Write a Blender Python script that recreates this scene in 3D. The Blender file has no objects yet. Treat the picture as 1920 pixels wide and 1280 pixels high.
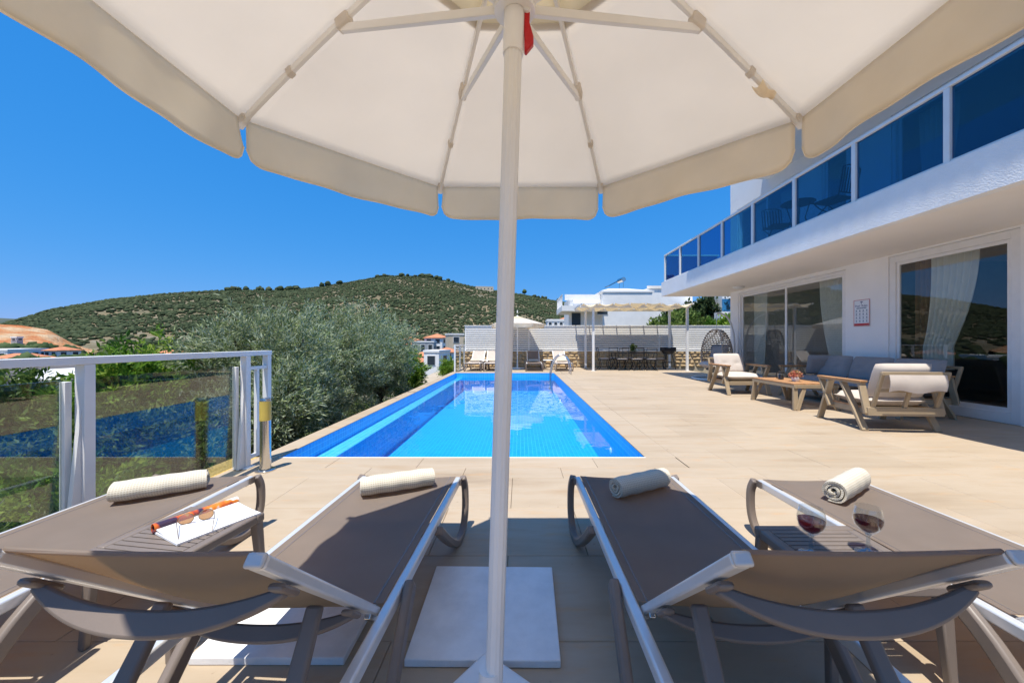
import bpy, bmesh, math, random
import numpy as np
from mathutils import Vector, Matrix, Quaternion
R = math.radians
random.seed(7); RNG = np.random.default_rng(11)
SC = bpy.context.scene
COL = SC.collection

# ---------------------------------------------------------------- camera
CAM_H = 1.2
cam = bpy.data.cameras.new('camera'); camo = bpy.data.objects.new('camera', cam); COL.objects.link(camo)
camo.location = (0, 0, CAM_H); camo.rotation_euler = (R(90), 0, 0)
cam.sensor_width = 36.0; cam.lens = 700 / 1920 * 36.0
cam.shift_x = -16 / 1920; cam.shift_y = 0.0005
cam.clip_start = 0.02; cam.clip_end = 20000
SC.camera = camo
# ---------------------------------------------------------------- sky, sun, exposure
SUN = Vector((-0.115, -0.28, 1.0)).normalized()          # direction towards the sun
w = bpy.data.worlds.new('World'); SC.world = w; w.use_nodes = True
nt = w.node_tree; nt.nodes.clear()
out = nt.nodes.new('ShaderNodeOutputWorld'); bg = nt.nodes.new('ShaderNodeBackground')
sky = nt.nodes.new('ShaderNodeTexSky'); sky.sky_type = 'NISHITA'; sky.sun_disc = False
sky.sun_elevation = math.asin(SUN.z); sky.sun_rotation = math.atan2(SUN.x, SUN.y)
sky.altitude = 200; sky.air_density = 1.0; sky.dust_density = 0.2; sky.ozone_density = 3.0
# one even colour grade over the whole sky: the photograph's deep, saturated blue
sep = nt.nodes.new('ShaderNodeSeparateColor'); comb = nt.nodes.new('ShaderNodeCombineColor'); nt.links.new(sky.outputs[0], sep.inputs[0])
for k, (pw, gain) in enumerate(((1.30, 0.31), (0.45, 0.368), (0.24, 0.68))):
    a1 = nt.nodes.new('ShaderNodeMath'); a1.operation = 'MULTIPLY'; a1.inputs[1].default_value = 0.12; nt.links.new(sep.outputs[k], a1.inputs[0])
    a2 = nt.nodes.new('ShaderNodeMath'); a2.operation = 'POWER'; a2.inputs[1].default_value = pw; nt.links.new(a1.outputs[0], a2.inputs[0])
    a3 = nt.nodes.new('ShaderNodeMath'); a3.operation = 'MULTIPLY'; a3.inputs[1].default_value = gain/0.12; nt.links.new(a2.outputs[0], a3.inputs[0])
    nt.links.new(a3.outputs[0], comb.inputs[k])
nt.links.new(comb.outputs[0], bg.inputs[0])
bg.inputs[1].default_value = 0.12
nt.links.new(bg.outputs[0], out.inputs[0])
sl = bpy.data.lights.new('sun', 'SUN'); sl.energy = 4.7; sl.angle = R(0.55); sl.color = (1.0, 0.945, 0.84)
so = bpy.data.objects.new('sun', sl); COL.objects.link(so); so.location = (-3, -8, 20)
so.rotation_euler = SUN.to_track_quat('Z', 'Y').to_euler()
vs = SC.view_settings; vs.view_transform = 'Standard'; vs.look = 'None'; vs.gamma = 1; vs.exposure = 0.5
vs.use_curve_mapping = False
SC.cycles.max_bounces = 14; SC.cycles.diffuse_bounces = 8; SC.cycles.transparent_max_bounces = 24

# ---------------------------------------------------------------- helpers
def V(*a): return Vector(a)

def thing(name, label, cat, loc=(0, 0, 0), rotz=0, group=None):
    o = bpy.data.objects.new(name, None); COL.objects.link(o)
    o.empty_display_size = 0.1
    o.location = loc; o.rotation_euler = (0, 0, R(rotz)); o['label'] = label; o['category'] = cat
    if group: o['group'] = group
    return o

def tag(o, label, cat, group=None):
    o['label'] = label; o['category'] = cat
    if group: o['group'] = group
    return o

def struct(o, kind='structure'):
    o['kind'] = kind; return o

def finish(me, smooth=True, ang=38):
    if smooth and len(me.polygons):
        me.polygons.foreach_set('use_smooth', [True] * len(me.polygons))
        me.set_sharp_from_angle(angle=R(ang))

def obj(name, me, mat=None, parent=None, loc=(0, 0, 0), rot=(0, 0, 0), scale=(1, 1, 1), bevel=0):
    o = bpy.data.objects.new(name, me); COL.objects.link(o)
    if mat is not None and len(me.materials) == 0: me.materials.append(mat)
    o.location = loc; o.rotation_euler = rot; o.scale = scale
    if parent is not None: o.parent = parent
    if bevel:
        b = o.modifiers.new('bevel', 'BEVEL'); b.width = bevel; b.segments = 2; b.limit_method = 'ANGLE'; b.angle_limit = R(40)
    return o

def copy_tree(o, parent=None):
    c = o.copy(); COL.objects.link(c); c.parent = parent
    for ch in list(o.children): copy_tree(ch, c)
    return c

def dup(o, loc, rotz, label, group=None):
    c = copy_tree(o); c.location = loc; c.rotation_euler = (0, 0, R(rotz)); c['label'] = label
    if group: c['group'] = group
    return c

class MB:
    def __init__(s): s.v = []; s.f = []
    def add(s, vs, fs):
        b = len(s.v); s.v += [tuple(p) for p in vs]; s.f += [tuple(i + b for i in f) for f in fs]; return s
    def box(s, x0, x1, y0, y1, z0, z1):
        return s.add([(x0,y0,z0),(x1,y0,z0),(x1,y1,z0),(x0,y1,z0),(x0,y0,z1),(x1,y0,z1),(x1,y1,z1),(x0,y1,z1)],
                     [(3,2,1,0),(4,5,6,7),(0,1,5,4),(1,2,6,5),(2,3,7,6),(3,0,4,7)])
    def bar(s, p0, p1, w, h, up=(0, 0, 1), w1=None, h1=None):
        p0 = Vector(p0); p1 = Vector(p1); d = (p1 - p0).normalized(); up = Vector(up)
        x = d.cross(up)
        if x.length < 1e-4: x = d.cross(Vector((1, 0, 0)))
        x.normalize(); y = x.cross(d).normalized()
        w1 = w if w1 is None else w1; h1 = h if h1 is None else h1
        pts = []
        for p, a, b in ((p0, w, h), (p1, w1, h1)):
            for sx, sy in ((-1,-1),(1,-1),(1,1),(-1,1)): pts.append(p + x*(sx*a/2) + y*(sy*b/2))
        return s.add(pts, [(3,2,1,0),(4,5,6,7),(0,1,5,4),(1,2,6,5),(2,3,7,6),(3,0,4,7)])
    def tube(s, pts, r, seg=8, ry=None, up=None, closed=False, caps=True):
        pts = [Vector(p) for p in pts]; n = len(pts)
        rs = [r]*n if np.isscalar(r) else list(r)
        rys = rs if ry is None else ([ry]*n if np.isscalar(ry) else list(ry))
        T = []
        for i in range(n):
            a = pts[i-1] if (i > 0 or closed) else pts[i]; b = pts[(i+1) % n] if (i < n-1 or closed) else pts[i]
            T.append((b - a).normalized())
        u = Vector(up) if up is not None else (Vector((0,0,1)) if abs(T[0].z) < 0.9 else Vector((1,0,0)))
        x = T[0].cross(u).normalized(); ring = []
        for i in range(n):
            if up is not None:
                x2 = T[i].cross(u)
                if x2.length > 1e-4: x = x2.normalized()
            else:
                x = (x - T[i]*x.dot(T[i])); x.normalize()
            y = x.cross(T[i]).normalized()
            ring.append([pts[i] + x*(rs[i]*math.cos(2*math.pi*k/seg)) + y*(rys[i]*math.sin(2*math.pi*k/seg)) for k in range(seg)])
        vs = [p for rr in ring for p in rr]; fs = []
        m = n if closed else n-1
        for i in range(m):
            for k in range(seg):
                a = i*seg+k; b = i*seg+(k+1) % seg; c = ((i+1) % n)*seg+(k+1) % seg; d = ((i+1) % n)*seg+k
                fs.append((a, b, c, d))
        if caps and not closed:
            fs.append(tuple(range(seg-1, -1, -1))); fs.append(tuple((n-1)*seg+k for k in range(seg)))
        return s.add(vs, fs)
    def strip(s, pts, w, h, up):                     # flat band of rectangular section along a path
        pts = [Vector(p) for p in pts]; n = len(pts); ups = up if isinstance(up, list) else [up]*n
        vs = []
        for i in range(n):
            a = pts[max(i-1, 0)]; b = pts[min(i+1, n-1)]; T = (b-a).normalized(); u = Vector(ups[i])
            x = T.cross(u).normalized(); y = x.cross(T).normalized()
            ww = w if np.isscalar(w) else w[i]
            for sx, sy in ((-1,-1),(1,-1),(1,1),(-1,1)): vs.append(pts[i] + x*(sx*ww/2) + y*(sy*h/2))
        fs = [(3,2,1,0), tuple(4*(n-1)+k for k in range(4))]
        for i in range(n-1):
            for k in range(4):
                fs.append((4*i+k, 4*i+(k+1) % 4, 4*i+4+(k+1) % 4, 4*i+4+k))
        return s.add(vs, fs)
    def lathe(s, prof, seg=20, c=(0, 0, 0), cap0=False, cap1=False):
        vs = []; fs = []
        for r, z in prof:
            for k in range(seg):
                a = 2*math.pi*k/seg; vs.append((c[0]+r*math.cos(a), c[1]+r*math.sin(a), c[2]+z))
        for i in range(len(prof)-1):
            for k in range(seg):
                fs.append((i*seg+k, i*seg+(k+1) % seg, (i+1)*seg+(k+1) % seg, (i+1)*seg+k))
        if cap0: fs.append(tuple(range(seg-1, -1, -1)))
        if cap1: fs.append(tuple((len(prof)-1)*seg+k for k in range(seg)))
        return s.add(vs, fs)
    def sheet(s, fn, nu, nv, th=0):                  # fn(a,b)->point, a,b in 0..1 ; th thickness along the normal
        g = [[Vector(fn(i/nu, j/nv)) for j in range(nv+1)] for i in range(nu+1)]
        def nrm(i, j):
            a = g[min(i+1, nu)][j]-g[max(i-1, 0)][j]; b = g[i][min(j+1, nv)]-g[i][max(j-1, 0)]
            c = a.cross(b); return c.normalized() if c.length > 1e-9 else Vector((0, 0, 1))
        idx = lambda i, j: i*(nv+1)+j
        if not th:
            return s.add([p for r in g for p in r], [(idx(i,j), idx(i+1,j), idx(i+1,j+1), idx(i,j+1)) for i in range(nu) for j in range(nv)])
        top = [g[i][j]+nrm(i,j)*(th/2) for i in range(nu+1) for j in range(nv+1)]
        bot = [g[i][j]-nrm(i,j)*(th/2) for i in range(nu+1) for j in range(nv+1)]
        N = len(top); fs = []
        for i in range(nu):
            for j in range(nv):
                fs.append((idx(i,j), idx(i+1,j), idx(i+1,j+1), idx(i,j+1)))
                fs.append((N+idx(i,j+1), N+idx(i+1,j+1), N+idx(i+1,j), N+idx(i,j)))
        for i in range(nu):
            fs.append((idx(i,0), N+idx(i,0), N+idx(i+1,0), idx(i+1,0))); fs.append((idx(i+1,nv), N+idx(i+1,nv), N+idx(i,nv), idx(i,nv)))
        for j in range(nv):
            fs.append((idx(0,j+1), N+idx(0,j+1), N+idx(0,j), idx(0,j))); fs.append((idx(nu,j), N+idx(nu,j), N+idx(nu,j+1), idx(nu,j+1)))
        return s.add(top+bot, fs)
    def prism(s, poly, z0, z1):                      # poly in xy, extruded in z
        n = len(poly)
        return s.add([(x,y,z0) for x,y in poly]+[(x,y,z1) for x,y in poly],
                     [tuple(range(n-1,-1,-1)), tuple(range(n, 2*n))]+[(i,(i+1) % n, n+(i+1) % n, n+i) for i in range(n)])
    def move(s, d=(0,0,0), M=None):
        d = Vector(d); s.v = [tuple((M @ Vector(p) if M else Vector(p)) + d) for p in s.v]; return s
    def mesh(s, name, smooth=True, ang=38):
        me = bpy.data.meshes.new(name); me.from_pydata(s.v, [], s.f); me.update(); finish(me, smooth, ang); return me
    def build(s, name, mat, parent=None, smooth=True, bevel=0, ang=38, world=False):
        if world and parent is not None:
            p = parent
            while p.parent is not None: p = p.parent
            s.move(-Vector(p.location))
        return obj(name, s.mesh(name, smooth, ang), mat, parent, bevel=bevel)

def np_mesh(name, verts, faces, tint=None):
    verts = np.asarray(verts, np.float32); faces = np.asarray(faces, np.int32)
    me = bpy.data.meshes.new(name); nf, k = faces.shape
    me.vertices.add(len(verts)); me.vertices.foreach_set('co', verts.ravel())
    me.loops.add(nf*k); me.loops.foreach_set('vertex_index', faces.ravel())
    me.polygons.add(nf); me.polygons.foreach_set('loop_start', np.arange(0, nf*k, k, dtype=np.int32))
    me.polygons.foreach_set('loop_total', np.full(nf, k, np.int32))
    me.update(calc_edges=True)
    if tint is not None:
        a = me.attributes.new('tint', 'FLOAT', 'POINT'); a.data.foreach_set('value', np.asarray(tint, np.float32))
    return me

def box_obj(name, mat, x0, x1, y0, y1, z0, z1, parent=None, bevel=0, world=True):
    return MB().box(x0, x1, y0, y1, z0, z1).build(name, mat, parent, bevel=bevel, world=world)

# ---------------------------------------------------------------- materials
def nodes(name):
    m = bpy.data.materials.new(name); m.use_nodes = True
    return m, m.node_tree, m.node_tree.nodes['Principled BSDF'], m.node_tree.nodes['Material Output']

def ramp(nt, fac, stops):
    r = nt.nodes.new('ShaderNodeValToRGB'); e = r.color_ramp.elements
    while len(e) < len(stops): e.new(0.5)
    for el, (p, c) in zip(e, stops): el.position = p; el.color = (*c, 1)
    nt.links.new(fac, r.inputs[0]); return r.outputs[0]

def noise(nt, scale, detail=4, rough=0.55, coord='pos', stretch=None):
    n = nt.nodes.new('ShaderNodeTexNoise'); n.inputs['Scale'].default_value = scale
    n.inputs['Detail'].default_value = detail; n.inputs['Roughness'].default_value = rough
    if coord == 'pos': src = nt.nodes.new('ShaderNodeNewGeometry').outputs['Position']
    else: src = nt.nodes.new('ShaderNodeTexCoord').outputs['Object']
    if stretch:
        mp = nt.nodes.new('ShaderNodeMapping'); mp.inputs['Scale'].default_value = stretch
        nt.links.new(src, mp.inputs[0]); src = mp.outputs[0]
    nt.links.new(src, n.inputs['Vector']); return n.outputs['Fac']

def mix(nt, fac, a, b, typ='MIX'):
    m = nt.nodes.new('ShaderNodeMix'); m.data_type = 'RGBA'; m.blend_type = typ
    for sock, val in ((m.inputs['Factor'], fac), (m.inputs[6], a), (m.inputs[7], b)):
        if isinstance(val, bpy.types.NodeSocket): nt.links.new(val, sock)
        elif isinstance(val, tuple): sock.default_value = (*val, 1)
        else: sock.default_value = val
    return m.outputs[2]

def bumpn(nt, h, strength, dist=0.01):
    b = nt.nodes.new('ShaderNodeBump'); b.inputs['Strength'].default_value = strength; b.inputs['Distance'].default_value = dist
    nt.links.new(h, b.inputs['Height']); return b.outputs[0]

def mat(name, col, rough=0.6, metal=0.0, var=0.12, scale=6, bump=0.0, bscale=120, bdist=0.004, spec=0.4, transl=0.0, coord='obj'):
    m, nt, p, out = nodes(name)
    c = tuple(col)
    if var:
        f = noise(nt, scale, 5, 0.6, coord)
        lo = tuple(x*(1-var) for x in c); hi = tuple(min(1, x*(1+var)) for x in c)
        cs = ramp(nt, f, [(0.3, lo), (0.7, hi)]); nt.links.new(cs, p.inputs['Base Color'])
    else:
        p.inputs['Base Color'].default_value = (*c, 1); cs = None
    p.inputs['Roughness'].default_value = rough; p.inputs['Metallic'].default_value = metal
    p.inputs['Specular IOR Level'].default_value = spec
    if bump: nt.links.new(bumpn(nt, noise(nt, bscale, 3, 0.5, coord), bump, bdist), p.inputs['Normal'])
    if transl:
        t = nt.nodes.new('ShaderNodeBsdfTranslucent'); ms = nt.nodes.new('ShaderNodeMixShader'); ms.inputs[0].default_value = transl
        if cs: nt.links.new(cs, t.inputs[0])
        else: t.inputs[0].default_value = (*c, 1)
        nt.links.new(p.outputs[0], ms.inputs[1]); nt.links.new(t.outputs[0], ms.inputs[2]); nt.links.new(ms.outputs[0], out.inputs[0])
    return m

def glass_mat(name, tint, ior=1.5, rough=0.0, bump=0.0, bscale=1.0, gcol=(1, 1, 1), minr=0.0):
    m, nt, p, out = nodes(name); nt.nodes.remove(p)
    fr = nt.nodes.new('ShaderNodeFresnel')
    gb = nt.nodes.new('ShaderNodeNewGeometry'); mr = nt.nodes.new('ShaderNodeMapRange')      # same reflectance from both sides of a thin pane
    mr.inputs[3].default_value = ior; mr.inputs[4].default_value = 1/ior; nt.links.new(gb.outputs['Backfacing'], mr.inputs[0]); nt.links.new(mr.outputs[0], fr.inputs[0])
    tr = nt.nodes.new('ShaderNodeBsdfTransparent'); tr.inputs[0].default_value = (*tint, 1)
    gl = nt.nodes.new('ShaderNodeBsdfGlossy'); gl.inputs['Roughness'].default_value = rough; gl.inputs[0].default_value = (*gcol, 1)
    ms = nt.nodes.new('ShaderNodeMixShader'); fac = fr.outputs[0]
    if minr:
        ad = nt.nodes.new('ShaderNodeMath'); ad.operation = 'ADD'; ad.inputs[1].default_value = minr; nt.links.new(fac, ad.inputs[0]); fac = ad.outputs[0]
    nt.links.new(fac, ms.inputs[0]); nt.links.new(tr.outputs[0], ms.inputs[1]); nt.links.new(gl.outputs[0], ms.inputs[2])
    if bump:
        b = bumpn(nt, noise(nt, bscale, 2, 0.5), bump, 0.02)
        nt.links.new(b, gl.inputs['Normal']); nt.links.new(b, fr.inputs['Normal'])
    nt.links.new(ms.outputs[0], out.inputs[0]); return m

M = {}
M['white_paint'] = mat('white_paint', (0.78, 0.77, 0.75), 0.45, var=0.04, bump=0.05, bscale=40)
M['plaster'] = mat('plaster', (0.84, 0.83, 0.81), 0.85, var=0.05, scale=1.5, bump=0.6, bscale=55, bdist=0.012, coord='pos')
M['smooth_plaster'] = mat('smooth_plaster', (0.85, 0.835, 0.81), 0.85, var=0.05, scale=0.8, bump=0.15, bscale=40, coord='pos')
M['soffit'] = mat('soffit_paint', (0.87, 0.81, 0.73), 0.9, var=0.04, scale=0.6, bump=0.1, bscale=30, coord='pos')
M['pole'] = mat('umbrella_white_metal', (0.82, 0.80, 0.77), 0.35, var=0.05, scale=3)
M['canvas'] = mat('canvas', (0.85, 0.80, 0.735), 0.9, var=0.035, scale=1.3, bump=0.35, bscale=9, bdist=0.02, transl=0.55)
M['valance'] = mat('valance_canvas', (0.96, 0.88, 0.74), 0.9, var=0.04, scale=4, bump=0.15, bscale=260, bdist=0.002, transl=0.58)
M['taupe'] = mat('taupe_resin', (0.185, 0.150, 0.128), 0.45, var=0.06, scale=8, bump=0.05, bscale=200)
M['alu'] = mat('anodised_aluminium', (0.74, 0.74, 0.74), 0.36, metal=0.45, var=0.03, scale=20)
M['cap'] = mat('end_cap', (0.55, 0.55, 0.55), 0.35, metal=0.3, var=0.02)
M['steel'] = mat('stainless_steel', (0.62, 0.60, 0.57), 0.22, metal=1.0, var=0.05, scale=12)
M['iron'] = mat('wrought_iron', (0.022, 0.020, 0.020), 0.5, var=0.2, scale=30)
M['black_plastic'] = mat('black_plastic', (0.02, 0.02, 0.022), 0.35, var=0.1)
M['red_plastic'] = mat('red_plastic', (0.50, 0.008, 0.012), 0.3, var=0.04)
M['sand_alu'] = mat('sand_painted_aluminium', (0.36, 0.275, 0.175), 0.5, var=0.05, scale=10)
M['teak'] = mat('teak', (0.42, 0.22, 0.10), 0.55, var=0.25, scale=14, bump=0.2, bscale=70)
M['cushion'] = mat('beige_cushion', (0.58, 0.51, 0.45), 0.95, var=0.05, bump=0.4, bscale=160, bdist=0.004)
M['grey_cushion'] = mat('grey_cushion', (0.29, 0.275, 0.27), 0.95, var=0.06, bump=0.4, bscale=160, bdist=0.004)
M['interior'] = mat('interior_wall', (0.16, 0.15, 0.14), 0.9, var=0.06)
M['curtain'] = mat('sheer_curtain', (0.84, 0.84, 0.78), 0.95, var=0.04, transl=0.3)
M['brown_curtain'] = mat('brown_curtain', (0.22, 0.13, 0.075), 0.9, var=0.08, transl=0.15)
M['house_glass'] = glass_mat('house_glass', (0.93, 0.95, 0.95), 1.45, minr=0.015)
M['blue_glass'] = glass_mat('blue_balustrade_glass', (0.20, 0.47, 0.68), 1.45, minr=0.01)
M['smoke_glass'] = glass_mat('smoked_glass', (0.74, 0.78, 0.77), 1.5, minr=0.03)
M['clear_glass'] = glass_mat('clear_glass', (0.94, 0.96, 0.965), 1.5, minr=0.01)
M['wine'] = glass_mat('red_wine', (0.30, 0.008, 0.016), 1.33)
M['lens'] = glass_mat('amber_lens', (0.42, 0.20, 0.05), 1.6, minr=0.06)
M['gold'] = mat('bronze_wire', (0.30, 0.22, 0.14), 0.3, metal=0.9, var=0.05)
M['canvas_strip'] = mat('shade_canvas', (0.84, 0.75, 0.58), 0.9, var=0.06, transl=0.5)
M['lamp_yellow'] = mat('yellowed_diffuser', (0.62, 0.46, 0.10), 0.5, var=0.08, scale=9)
M['wicker'] = mat('rattan', (0.42, 0.34, 0.27), 0.7, var=0.15, scale=20)
M['slab_white'] = mat('white_concrete_plate', (0.76, 0.75, 0.74), 0.8, var=0.10, scale=7, bump=0.25, bscale=90)
M['roof_tile'] = mat('terracotta', (0.50, 0.20, 0.10), 0.85, var=0.25, scale=1.2, coord='pos')
M['dark_glass'] = mat('dark_window', (0.03, 0.045, 0.06), 0.12, var=0)
M['stone_a'] = mat('yellow_stone', (0.50, 0.36, 0.20), 0.9, var=0.35, scale=5, bump=0.6, bscale=18, bdist=0.03, coord='pos')
M['mortar'] = mat('mortar', (0.50, 0.42, 0.30), 0.95, var=0.15, scale=3, coord='pos')
M['asphalt'] = mat('concrete_path', (0.42, 0.35, 0.26), 0.95, var=0.12, scale=1.2, coord='pos')
M['bark'] = mat('bark', (0.12, 0.095, 0.07), 0.95, var=0.35, scale=9, bump=0.8, bscale=25, bdist=0.02)
M['pebble'] = mat('planter_gravel', (0.50, 0.33, 0.10), 0.9, var=0.5, scale=60, bump=0.6, bscale=80)

def fabric_mat():
    m, nt, p, out = nodes('taupe_sling_mesh')
    tc = nt.nodes.new('ShaderNodeTexCoord'); wv = nt.nodes.new('ShaderNodeTexWave'); wv.inputs['Scale'].default_value = 160
    wv.bands_direction = 'Y'; nt.links.new(tc.outputs['Object'], wv.inputs['Vector'])
    c = ramp(nt, noise(nt, 6, 4, 0.6, 'obj'), [(0.3, (0.275, 0.237, 0.210)), (0.7, (0.31, 0.268, 0.238))])
    nt.links.new(c, p.inputs['Base Color']); p.inputs['Roughness'].default_value = 0.7; p.inputs['Specular IOR Level'].default_value = 0.25
    nt.links.new(bumpn(nt, wv.outputs['Fac'], 0.25, 0.0015), p.inputs['Normal'])
    t = nt.nodes.new('ShaderNodeBsdfTranslucent'); t.inputs[0].default_value = (0.62, 0.41, 0.20, 1)
    ms = nt.nodes.new('ShaderNodeMixShader'); ms.inputs[0].default_value = 0.45
    nt.links.new(p.outputs[0], ms.inputs[1]); nt.links.new(t.outputs[0], ms.inputs[2])
    tr = nt.nodes.new('ShaderNodeBsdfTransparent'); m2 = nt.nodes.new('ShaderNodeMixShader'); m2.inputs[0].default_value = 0.07
    nt.links.new(ms.outputs[0], m2.inputs[1]); nt.links.new(tr.outputs[0], m2.inputs[2]); nt.links.new(m2.outputs[0], out.inputs[0])
    return m
M['sling'] = fabric_mat()

def towel_mat():
    m, nt, p, out = nodes('waffle_towel')
    uv = nt.nodes.new('ShaderNodeUVMap'); uv.uv_map = 'uv'
    sx = nt.nodes.new('ShaderNodeSeparateXYZ'); nt.links.new(uv.outputs[0], sx.inputs[0])
    hs_ = []
    for k in (0, 1):
        ml = nt.nodes.new('ShaderNodeMath'); ml.operation = 'MULTIPLY'; ml.inputs[1].default_value = 2*math.pi/0.0115
        nt.links.new(sx.outputs[k], ml.inputs[0]); s = nt.nodes.new('ShaderNodeMath'); s.operation = 'SINE'; nt.links.new(ml.outputs[0], s.inputs[0]); hs_.append(s.outputs[0])
    mx = nt.nodes.new('ShaderNodeMath'); mx.operation = 'MAXIMUM'; nt.links.new(hs_[0], mx.inputs[0]); nt.links.new(hs_[1], mx.inputs[1])
    n2 = noise(nt, 14, 3, 0.5, 'obj')
    c = mix(nt, ramp(nt, mx.outputs[0], [(0.2, (0, 0, 0)), (0.9, (1, 1, 1))]), (0.52, 0.46, 0.36), (0.66, 0.61, 0.51))
    nt.links.new(c, p.inputs['Base Color']); p.inputs['Roughness'].default_value = 0.95; p.inputs['Specular IOR Level'].default_value = 0.1
    nt.links.new(bumpn(nt, mx.outputs[0], 0.5, 0.0009), p.inputs['Normal'])
    return m
M['towel'] = towel_mat()

def paver_mat():
    m, nt, p, out = nodes('travertine')
    oi = nt.nodes.new('ShaderNodeObjectInfo')
    f1 = noise(nt, 1.0, 6, 0.62, 'pos', (0.55, 2.6, 1)); f2 = noise(nt, 3.1, 5, 0.7, 'pos', (0.6, 3.0, 1)); f3 = noise(nt, 0.35, 3, 0.5, 'pos')
    base = ramp(nt, f1, [(0.30, (0.330, 0.250, 0.170)), (0.42, (0.395, 0.310, 0.218)), (0.55, (0.430, 0.347, 0.255)), (0.68, (0.385, 0.285, 0.186))])
    warm = mix(nt, ramp(nt, f2, [(0.57, (0, 0, 0)), (0.74, (0.5, 0.5, 0.5))]), base, (0.52, 0.29, 0.12))
    grey = mix(nt, ramp(nt, f3, [(0.5, (0, 0, 0)), (0.72, (0.4, 0.4, 0.4))]), warm, (0.42, 0.335, 0.25))
    rv = nt.nodes.new('ShaderNodeMapRange'); rv.inputs[3].default_value = 0.955; rv.inputs[4].default_value = 1.03
    nt.links.new(oi.outputs['Random'], rv.inputs[0])
    cm = nt.nodes.new('ShaderNodeVectorMath'); cm.operation = 'SCALE'
    nt.links.new(grey, cm.inputs[0]); nt.links.new(rv.outputs[0], cm.inputs['Scale'])
    spots = noise(nt, 24, 2, 0.4, 'pos')
    sp = mix(nt, ramp(nt, spots, [(0.74, (0, 0, 0)), (0.80, (0.5, 0.5, 0.5))]), cm.outputs[0], (0.16, 0.11, 0.07))
    nt.links.new(sp, p.inputs['Base Color']); p.inputs['Roughness'].default_value = 0.62; p.inputs['Specular IOR Level'].default_value = 0.35
    nt.links.new(bumpn(nt, f2, 0.12, 0.006), p.inputs['Normal'])
    return m
M['travertine'] = paver_mat()
M['grout'] = mat('grout', (0.36, 0.275, 0.19), 0.95, var=0.2, scale=3, coord='pos')

def mosaic_mat():
    m, nt, p, out = nodes('pool_mosaic')
    uv = nt.nodes.new('ShaderNodeUVMap'); uv.uv_map = 'uv'
    b = nt.nodes.new('ShaderNodeTexBrick'); b.offset = 0; b.inputs['Scale'].default_value = 1.0
    b.inputs['Brick Width'].default_value = 0.07; b.inputs['Row Height'].default_value = 0.07; b.inputs['Mortar Size'].default_value = 0.0035
    b.inputs['Color1'].default_value = (0.001, 0.285, 0.74, 1); b.inputs['Color2'].default_value = (0.002, 0.35, 0.82, 1); b.inputs['Mortar'].default_value = (0.10, 0.54, 0.88, 1)
    nt.links.new(uv.outputs[0], b.inputs['Vector']); nt.links.new(b.outputs[0], p.inputs['Base Color']); p.inputs['Roughness'].default_value = 0.35
    return m
M['mosaic'] = mosaic_mat()
M['water'] = glass_mat('pool_water', (0.74, 0.97, 1.0), 1.33, rough=0.015, bump=0.16, bscale=2.2)

def leaf_mat(name, stops, back=None, transl=0.25, rough=0.5):
    m, nt, p, out = nodes(name)
    at = nt.nodes.new('ShaderNodeAttribute'); at.attribute_name = 'tint'
    c = ramp(nt, at.outputs['Fac'], stops)
    if back:
        g = nt.nodes.new('ShaderNodeNewGeometry'); c = mix(nt, g.outputs['Backfacing'], c, back)
    nt.links.new(c, p.inputs['Base Color']); p.inputs['Roughness'].default_value = rough; p.inputs['Specular IOR Level'].default_value = 0.18
    t = nt.nodes.new('ShaderNodeBsdfTranslucent'); nt.links.new(c, t.inputs[0])
    ms = nt.nodes.new('ShaderNodeMixShader'); ms.inputs[0].default_value = transl
    nt.links.new(p.outputs[0], ms.inputs[1]); nt.links.new(t.outputs[0], ms.inputs[2]); nt.links.new(ms.outputs[0], out.inputs[0])
    return m
M['olive'] = leaf_mat('olive_leaf', [(0, (0.075, 0.115, 0.036)), (0.5, (0.175, 0.235, 0.085)), (1, (0.36, 0.41, 0.20))], (0.38, 0.43, 0.29), 0.3, 0.6)
M['leaf'] = leaf_mat('shrub_leaf', [(0, (0.045, 0.085, 0.022)), (0.5, (0.12, 0.19, 0.040)), (1, (0.28, 0.34, 0.09))], None, 0.35)
M['bright_leaf'] = leaf_mat('citrus_leaf', [(0, (0.045, 0.12, 0.015)), (0.5, (0.14, 0.27, 0.03)), (1, (0.32, 0.42, 0.06))], None, 0.4)
M['scrub'] = leaf_mat('hill_scrub', [(0, (0.022, 0.036, 0.016)), (0.5, (0.042, 0.060, 0.026)), (1, (0.080, 0.092, 0.044))], None, 0.0, 0.9)
M['wood_tree'] = leaf_mat('far_tree_leaf', [(0, (0.022, 0.042, 0.014)), (0.5, (0.042, 0.072, 0.024)), (1, (0.085, 0.12, 0.045))], None, 0.1, 0.8)

def earth_mat(name, stops, scale=0.05, rock=(0.45, 0.42, 0.38), rockamt=0.5):
    m, nt, p, out = nodes(name)
    f = noise(nt, scale, 8, 0.65); g = noise(nt, scale*5, 6, 0.7)
    c = ramp(nt, f, stops)
    c = mix(nt, ramp(nt, g, [(0.52, (0, 0, 0)), (0.68, (rockamt,)*3)]), c, rock)
    nt.links.new(c, p.inputs['Base Color']); p.inputs['Roughness'].default_value = 0.95; p.inputs['Specular IOR Level'].default_value = 0.1
    nt.links.new(bumpn(nt, g, 0.8, 1.0), p.inputs['Normal']); return m
M['earth'] = earth_mat('dry_hillside', [(0.3, (0.085, 0.085, 0.050)), (0.5, (0.150, 0.130, 0.080)), (0.7, (0.25, 0.19, 0.115))], 0.05, (0.33, 0.32, 0.30), 0.5)
M['quarry'] = earth_mat('quarry_earth', [(0.38, (0.46, 0.15, 0.055)), (0.5, (0.52, 0.27, 0.13)), (0.60, (0.56, 0.40, 0.25))], 0.22, (0.30, 0.20, 0.12), 0.55)
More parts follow.
